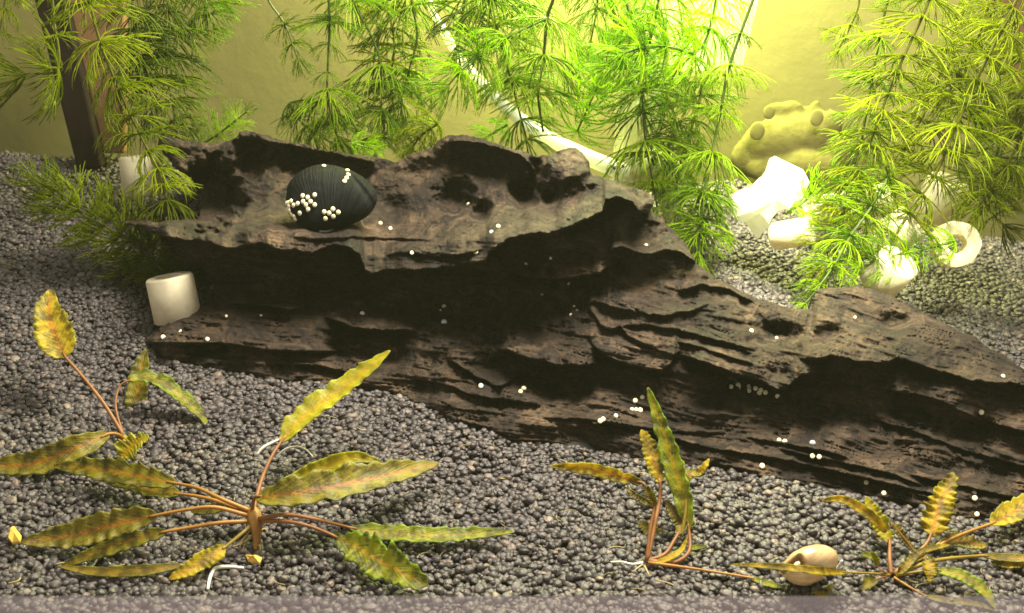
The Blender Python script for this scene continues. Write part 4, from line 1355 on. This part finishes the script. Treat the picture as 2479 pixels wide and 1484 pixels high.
chip('yellow three cornered chip on the gravel at the left picture edge', [(20, 1300), (26, 1277), (33, 1273), (52, 1297), (48, 1310), (30, 1313)], .35, CHIP)
chip('orange shell flake on the gravel under the roots of the large uprooted plant', [(594, 1342), (606, 1347), (620, 1342), (634, 1350), (628, 1362), (612, 1362), (600, 1354)], .12, CHIP)


def twig(label, pts_, m, r=.03):
    path = smooth_path([P3(q) for q in pts_], 22)
    V, F = [], []
    tube(V, F, path - path[0], r * (.55 + .45 * np.sin(np.linspace(.3, 2.9, 22))), 6)
    obj('root_scrap', mesh('root_scrap', V, F, m), None, label, 'root', None, None, path[0])


twig('bent white root scrap on the gravel below the large uprooted plant', [(503, 1427, .08), (508, 1400, .1), (520, 1377, .12), (550, 1372, .12), (590, 1375, .1)], ROOT, .042)
twig('thin white root scrap shaped like a roof near the lower left corner', [(196, 1352, .08), (222, 1372, .06), (243, 1345, .12), (270, 1368, .08)], ROOT, .022)
twig('short white sliver left of the upright stalk of the large plant', [(622, 1101, .5), (640, 1082, .65), (678, 1063, .8)], ROOT, .04)
twig('thin white arc right of the upright stalk of the large plant', [(668, 1108, .4), (690, 1088, .6), (720, 1081, .65), (742, 1090, .6), (758, 1106, .5)], ROOT, .024)
twig('small white sliver at the right end of the golden snail shell', [(2026, 1379, .15), (2033, 1368, .3), (2039, 1357, .45)], ROOT, .035)
twig('pale curled root strand on the gravel near the left edge', [(20, 1412, .06), (45, 1405, .08), (52, 1390, .1)], TANROOT, .02)


# ================================================================== WHITE RINGS AND FITTINGS AT THE BACK
def tube_ring(label, centre, h, axis, r_out=.64, r_in=.30, length=1.3, notch=0.0, Y=None):
    """a ceramic ring with a bore; axis in world space; the body is a single ring-shaped solid"""
    B_ = at(centre[0], centre[1], Y) if Y is not None else G(centre[0], centre[1], h)
    V, F = [], []
    nu = 40
    prof = [(r_in, -.5), (r_out - .05, -.5), (r_out, -.46), (r_out, .46), (r_out - .05, .5), (r_in + .03, .5), (r_in, .47)]
    rn = random.Random(len(label))
    ph = rn.uniform(0, 6)
    for (rr, zz) in prof:
        for i in range(nu):
            a = 2 * math.pi * i / nu
            wob = 1 + .025 * math.sin(3 * a + ph) + .012 * math.sin(7 * a + zz * 3)
            nz = notch * max(0, math.cos(a - .8)) ** 3 if zz < 0 else 0
            V.append((rr * wob * math.cos(a), rr * wob * math.sin(a), zz * length + nz))
    n_ = len(prof)
    for k in range(n_):
        for i in range(nu):
            i2 = (i + 1) % nu
            k2 = (k + 1) % n_
            F.append((k * nu + i, k * nu + i2, k2 * nu + i2, k2 * nu + i))
    me_ = mesh('ceramic_ring', V, F, WHITE)
    me_.polygons.foreach_set('use_smooth', [True] * len(me_.polygons))
    o = obj('ceramic_ring', me_, None, label, 'ring', 'white ceramic rings on the gravel', None, B_)
    o.rotation_mode = 'QUATERNION'
    o.rotation_quaternion = Vector(axis).normalized().to_track_quat('Z', 'Y')
    em = o.modifiers.new('edges', 'EDGE_SPLIT')
    em.split_angle = R(50)
    return o


tube_ring('upright white ceramic ring on the left gravel, in front of the driftwood end', (421, 722), 0, (-.15, .10, 1), .64, .36, 1.25, .0, Y=2.1)
tube_ring('upper left white ceramic ring half hidden under the umbrella whorls', (345, 425), 0, (-.05, .12, 1), .66, .36, 1.25, 0, Y=8.6)
tube_ring('open white ceramic ring facing forward at the far right', (2311, 592), 0, (-.15, -1, .35), .66, .27, .7, 0, Y=4.2)
tube_ring('tilted white ceramic ring standing behind the open one at the far right', (2275, 486), 0, (.3, -.25, 1), .64, .3, 1.4, 0, Y=6.2)
tube_ring('white ceramic ring lying slanted left of the open one', (2160, 570), 0, (.8, -.3, .75), .55, .25, 1.5, 0, Y=4.4)
tube_ring('lowest white ceramic ring resting behind the driftwood shoulder', (2150, 662), 0, (.4, -.5, .8), .6, .25, 1.1, 0, Y=3.2)
tube_ring('white ceramic ring lying right beside the white stone', (2000, 512), 0, (1, -.2, .3), .5, .22, 1.3, 0, Y=5.4)
tube_ring('small white ceramic ring below the white stone', (1918, 565), 0, (.9, -.5, .3), .42, .2, 1.2, 0, Y=4.9)
tube_ring('white ceramic ring lying at the back between white stone and tilted ring', (2110, 486), 0, (1, .2, .2), .45, .2, 1.0, 0, Y=6.0)


def rock(name, label, cat, poly, Y, depth, m, bulge=.35, seed=0, sub=1, top_back=.4):
    """angular solid: front outline (pixels), real thickness, broken facets"""
    rn = random.Random(seed)
    c = np.mean(poly, axis=0)
    B_ = at(c[0], c[1], Y)
    rings = [(0.55, -depth * .55), (1.0, -depth * .15), (.97, depth * .3), (.6, depth * .6)]
    V, F = [], []
    n_ = len(poly)
    for (s, dy) in rings:
        for (u, v) in poly:
            q = at(c[0] + (u - c[0]) * s, c[1] + (v - c[1]) * s, Y) - B_
            V.append(q + np.array([rn.uniform(-.05, .05), dy + rn.uniform(-.12, .12) - top_back * q[2] * -.3, rn.uniform(-.05, .05)]))
    for k in range(len(rings) - 1):
        for i in range(n_):
            i2 = (i + 1) % n_
            F.append((k * n_ + i, k * n_ + i2, (k + 1) * n_ + i2, (k + 1) * n_ + i))
    V += [np.array([0, -depth * .7, .1]), np.array([0, depth * .7, 0])]
    a, b = len(V) - 2, len(V) - 1
    for i in range(n_):
        F.append((a, (i + 1) % n_, i))
        F.append((b, (len(rings) - 1) * n_ + i, (len(rings) - 1) * n_ + (i + 1) % n_))
    return obj(name, mesh(name, V, F, m, False), None, label, cat, None, None, B_)


rock('white_stone', 'bright white angular stone on the gravel behind the right shoulder of the driftwood', 'stone',
     [(1775, 482), (1795, 466), (1818, 470), (1843, 438), (1862, 434), (1874, 392), (1886, 387), (1945, 412), (1957, 440), (1938, 470), (1928, 495), (1870, 508), (1848, 535), (1832, 572),
      (1803, 530), (1770, 520)], 5.8, 1.6, plain('white_stone', (.86, .84, .74), .6, .3, .06, 3, trans=.35, bmp=.2), seed=2)


# pale ornament far behind, out of focus
def lump(name, label, cat, blobs, Y, m, holes=()):
    """fused rounded lumps made as one closed surface by voxel remeshing"""
    V, F = [], []
    c = at(np.mean([b[0] for b in blobs]), np.mean([b[1] for b in blobs]), Y)
    lv, lf = lobe(20, 14)
    for (u, v, ru, rv, dy) in blobs:
        q = at(u, v, Y + dy)
        k = TH / 1239.5 * np.linalg.norm(q - CAM)
        b0 = len(V)
        V += [q - c + np.array([x * ru * k, y * min(ru, rv) * k * .45, z * rv * k]) for (x, y, z) in lv]
        F += [tuple(b0 + i for i in f) for f in lf]
    me_ = mesh(name, V, F, m)
    o = obj(name, me_, None, label, cat, None, None, c)
    rm_ = o.modifiers.new('fuse', 'REMESH')
    rm_.mode = 'VOXEL'
    rm_.voxel_size = .12
    rm_.use_smooth_shade = True
    return o


ORN = plain('pale_olive_stone', (.138, .122, .036), .9, .1, .22, 2.2, bmp=.8)
HOLE = plain('olive_hollow', (.185, .165, .048), .9, .2, .1, 2)
orn = lump('coral_rock', 'blurred pale rock with round hollows against the back wall above the white stone', 'rock',
           [(1870, 350, 75, 60, 0), (1940, 335, 80, 55, .1), (1990, 370, 90, 55, .2), (1885, 268, 36, 22, .2), (1915, 262, 30, 20, .3), (1940, 275, 30, 20, .4), (2010, 300, 30, 35, 0), (1980, 280, 18, 24, 0.3),
            (1975, 262, 16, 22, .3), (2060, 340, 50, 25, .2), (1820, 380, 50, 50, .1), (1920, 410, 110, 45, -.2)], 14.6, ORN)
for (u, v, ru, rv) in ((1977, 285, 16, 20), (1833, 317, 18, 22), (1862, 272, 14, 17)):
    q = at(u, v, 14.1)
    k = TH / 1239.5 * np.linalg.norm(q - CAM)
    Vh = [np.array([x * ru * k, y * ru * k * .12, z * rv * k]) + q - np.array(orn.location) for (x, y, z) in _v]
    obj('hollow', mesh('hollow', Vh, _f, HOLE), orn)


# air hose
def make_clear(name, col, fac_trans, streak=True):
    m, nt, p, l = mat(name)
    tc = N(nt, 'ShaderNodeTexCoord')
    t = noise_tex(nt, tc.outputs['Object'], 1.0, 4, .6, (9, 9, .35))
    r = ramp(nt, [(.38, tuple(c * .55 for c in col)), (.6, col)])
    l.new(t.outputs[0], r.inputs[0])
    l.new(r.outputs[0], p.inputs['Base Color'])
    p.inputs['Roughness'].default_value = .15
    tr = N(nt, 'ShaderNodeBsdfTranslucent')
    l.new(r.outputs[0], tr.inputs[0])
    mx = N(nt, 'ShaderNodeMixShader')
    mx.inputs[0].default_value = .45
    l.new(p.outputs[0], mx.inputs[1])
    l.new(tr.outputs[0], mx.inputs[2])
    cl = N(nt, 'ShaderNodeBsdfTransparent')
    m2 = N(nt, 'ShaderNodeMixShader')
    r2 = ramp(nt, [(.4, (min(1, fac_trans * 1.5),) * 3), (.62, (fac_trans * .5,) * 3)])
    l.new(t.outputs[0], r2.inputs[0])
    l.new(r2.outputs[0], m2.inputs[0])
    l.new(mx.outputs[0], m2.inputs[1])
    l.new(cl.outputs[0], m2.inputs[2])
    l.new(m2.outputs[0], nt.nodes['Material Output'].inputs[0])
    return m


HOSE = plain('milky_hose', (.90, .89, .80), .25, .5, .05, 2, trans=.45)
GLASS = make_clear('streaked_clear_plastic', (.92, .92, .62), .34)
hp = smooth_path([at(u, v, y) for u, v, y in ((1010, -60, 10.8), (1050, 30, 10.8), (1085, 95, 10.7), (1125, 155, 10.6), (1175, 210, 10.5), (1250, 280, 10.4), (1330, 335, 10.2), (1420, 380, 10.0), (1500, 412, 9.8), (1535, 424, 9.8))], 60)
V, F = [], []
tube(V, F, hp - hp[0], np.linspace(.10, .30, 60), 14)
obj('air_hose', mesh('air_hose', V, F, HOSE), None, 'milky white hose curving down behind the plants to the white strainer', 'hose', None, None, hp[0])
# filter tube
Bf = at(1540, 445, 10.4)
Vt, Ft = [], []
for k, (z, rr) in enumerate(((0, .80), (3, .82), (6, .84), (9, .86), (13, .88))):
    for i in range(28):
        a = 2 * math.pi * i / 28
        Vt.append((rr * math.cos(a) + z * .012, rr * math.sin(a), z))
Ft = [(k * 28 + i, k * 28 + (i + 1) % 28, (k + 1) * 28 + (i + 1) % 28, (k + 1) * 28 + i) for k in range(4) for i in range(28)]
filt = thing('filter_tube', Bf, 'upright streaked clear filter tube glowing behind the plants', 'filter')
fb = obj('tube', mesh('tube', Vt, Ft, GLASS), filt)
fm = fb.modifiers.new('wall', 'SOLIDIFY')
fm.thickness = .08
# white strainer at its foot, with dark slots
sc_ = at(1585, 410, 9.6)
Vs = [(x * .85, y * .75, z * .72) for (x, y, z) in lobe(28, 18)[0]]
stn = obj('strainer', mesh('strainer', [np.array(q) + sc_ - Bf for q in Vs], lobe(28, 18)[1], WHITE), filt)
for (u, v) in ((1583, 390), (1610, 414), (1496, 396), (1508, 402), (1487, 407)):
    rr = .13 if u > 1550 else .05
    q = at(u, v, 9.6 - .72 if u > 1550 else 9.3)
    obj('slot', mesh('slot', [np.array(p_) * np.array([rr, .05, rr * 1.2]) + q - Bf for p_ in _v], _f, plain('dark_slot', (.03, .03, .03))), filt)
Vd, Fd = [], []
tube(Vd, Fd, smooth_path([at(1600, 430, 9.5), at(1620, 480, 9.2), at(1640, 540, 9.0)], 10) - Bf, [.42, .42, .40, .40, .38, .38, .36, .34, .32, .28], 14)
obj('foot_pipe', mesh('foot_pipe', Vd, Fd, HOSE), filt)
# slanted sheet of the same clear plastic
q0, q1, q2, q3 = at(1640, -120, 11.4), at(1866, -120, 11.4), at(1795, 170, 11.4), at(1600, 170, 11.4)
Vp = [q - q0 for q in (q0, q1, q2, q3)] + [q - q0 + np.array([0, .12, 0]) for q in (q0, q1, q2, q3)]
obj('plastic_panel', mesh('plastic_panel', Vp, [(0, 1, 2, 3), (7, 6, 5, 4), (0, 4, 5, 1), (1, 5, 6, 2), (2, 6, 7, 3), (3, 7, 4, 0)], GLASS, False), None,
    'slanted bright clear plastic panel at the top edge right of the filter tube', 'panel', None, None, q0)
# round clear bead behind the leaning stem
qb = at(1812, 222, 9.0)


# bars behind the plants
def bar(name, label, quad, Y, th, m, cat):
    q = [at(u, v, Y) for (u, v) in quad]
    c = q[3]
    V = [p_ - c for p_ in q] + [p_ - c + np.array([0, th, 0]) for p_ in q]
    me_ = mesh(name, V, [(0, 3, 2, 1), (4, 5, 6, 7), (0, 1, 5, 4), (1, 2, 6, 5), (2, 3, 7, 6), (3, 0, 4, 7)], m, False)
    o = obj(name, me_, None, label, cat, None, None, c)
    b_ = o.modifiers.new('rounded', 'BEVEL')
    b_.width = .08
    b_.segments = 2
    return o


DARKWOOD = plain('dark_brown_stick', (.020, .013, .010), .95, .1, .35, 1.5)
LIT_FLANK = plain('terracotta', (.19, .105, .042), .8, .3, .2, 1.2)  # orange base paints the lit side of the stick
bar('stick', 'dark brown straight stick leaning behind the plants on the left', [(62, -80), (140, -80), (247, 405), (186, 412)], 11.9, .6, DARKWOOD, 'stick')
bar('flank', 'terracotta slab painting the lit side of the dark brown stick', [(143, -80), (300, -80), (302, 372), (250, 372)], 12.3, .5, LIT_FLANK, 'flank')
bar('bar', 'dark red brown post painting a room reflection in the upper right corner behind the plants', [(2355, -80), (2640, -80), (2640, 300), (2470, 300)], 12.0, .5, plain('red_brown_reflection', (.12, .06, .025), .8, .3, .3, 1), 'bar')  # brown solid that stands in for a reflection of the room


# front pane: only its lower strip is built, the reflection painted pale mauve
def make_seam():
    m, nt, p, l = mat('reflection_tinted_glass')
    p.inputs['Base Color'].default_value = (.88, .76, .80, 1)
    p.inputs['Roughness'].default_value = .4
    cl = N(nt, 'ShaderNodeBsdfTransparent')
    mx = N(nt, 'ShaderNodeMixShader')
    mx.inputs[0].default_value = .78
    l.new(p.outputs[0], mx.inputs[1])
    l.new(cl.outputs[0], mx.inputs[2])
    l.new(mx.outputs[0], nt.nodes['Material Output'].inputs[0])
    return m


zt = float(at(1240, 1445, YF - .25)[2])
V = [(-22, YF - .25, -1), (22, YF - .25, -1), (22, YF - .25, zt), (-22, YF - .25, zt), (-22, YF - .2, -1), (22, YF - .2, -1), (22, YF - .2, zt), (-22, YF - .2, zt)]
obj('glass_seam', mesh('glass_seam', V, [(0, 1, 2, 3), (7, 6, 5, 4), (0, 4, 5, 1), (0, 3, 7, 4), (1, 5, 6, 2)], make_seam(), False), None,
    'strip of the tank glass with a painted pale reflection along the bottom in front of the gravel', 'glass')

# two pearly air bubbles clinging to the wood
for lab, u, v, r_ in (('pearly air bubble in the dark hollow in the middle of the driftwood', 1075, 780, .085), ('pearly air bubble low on the right part of the driftwood', 1967, 1073, .075)):
    obj('air_bubble', mesh('air_bubble', [np.array(q) * r_ for q in lobe(16, 12)[0]], lobe(16, 12)[1], plain('pearl', (.62, .64, .66), .08, .9, .1, 6)), None, lab, 'bubble', None, None, log_point(u, v, r_ * .7))

# threads and crumbs of dead plant strewn over the gravel
rn_ = random.Random(12)
V, F = [], []
for _ in range(110):
    u, v = rn_.uniform(0, 2479), rn_.uniform(1000, 1440)
    if signed_dist(np.array([u]), np.array([v]), SIL)[0] < 12:
        continue
    a, L = rn_.uniform(0, 6.28), rn_.uniform(4, 22)
    q = [G(u + math.cos(a + i * .25) * L * i, v + math.sin(a + i * .25) * L * i * .5, .06 + .04 * rn_.random()) for i in range(4)]
    tube(V, F, smooth_path(q, 7), rn_.uniform(.006, .016), 4)
obj('plant_debris', mesh('plant_debris', V, F, plain('debris', (.34, .27, .11), .7, .3, .5, .9)), None, 'fine tan threads of dead plant strewn over the front gravel', 'debris', None, 'stuff')

# ------------------------------------------------------------------ water haze: one closed box round camera and tank
V = [(x, y, z) for z in (-14, 17) for y in (-34, 17.5) for x in (-50, 50)]
hz = bpy.data.materials.new('water_haze')
hz.use_nodes = True
hn = hz.node_tree
hn.nodes.remove(hn.nodes['Principled BSDF'])
pv_ = hn.nodes.new('ShaderNodeVolumePrincipled')
pv_.inputs['Color'].default_value = (.88, .92, .52, 1)
pv_.inputs['Density'].default_value = .0004
pv_.inputs['Anisotropy'].default_value = .2
hn.links.new(pv_.outputs[0], hn.nodes['Material Output'].inputs['Volume'])
obj('haze', mesh('haze', V, [(0, 2, 3, 1), (4, 5, 7, 6), (0, 1, 5, 4), (2, 6, 7, 3), (0, 4, 6, 2), (1, 3, 7, 5)], hz, False), None, 'faint yellow green haze of the tank water filling the whole picture', 'haze', None, 'stuff')
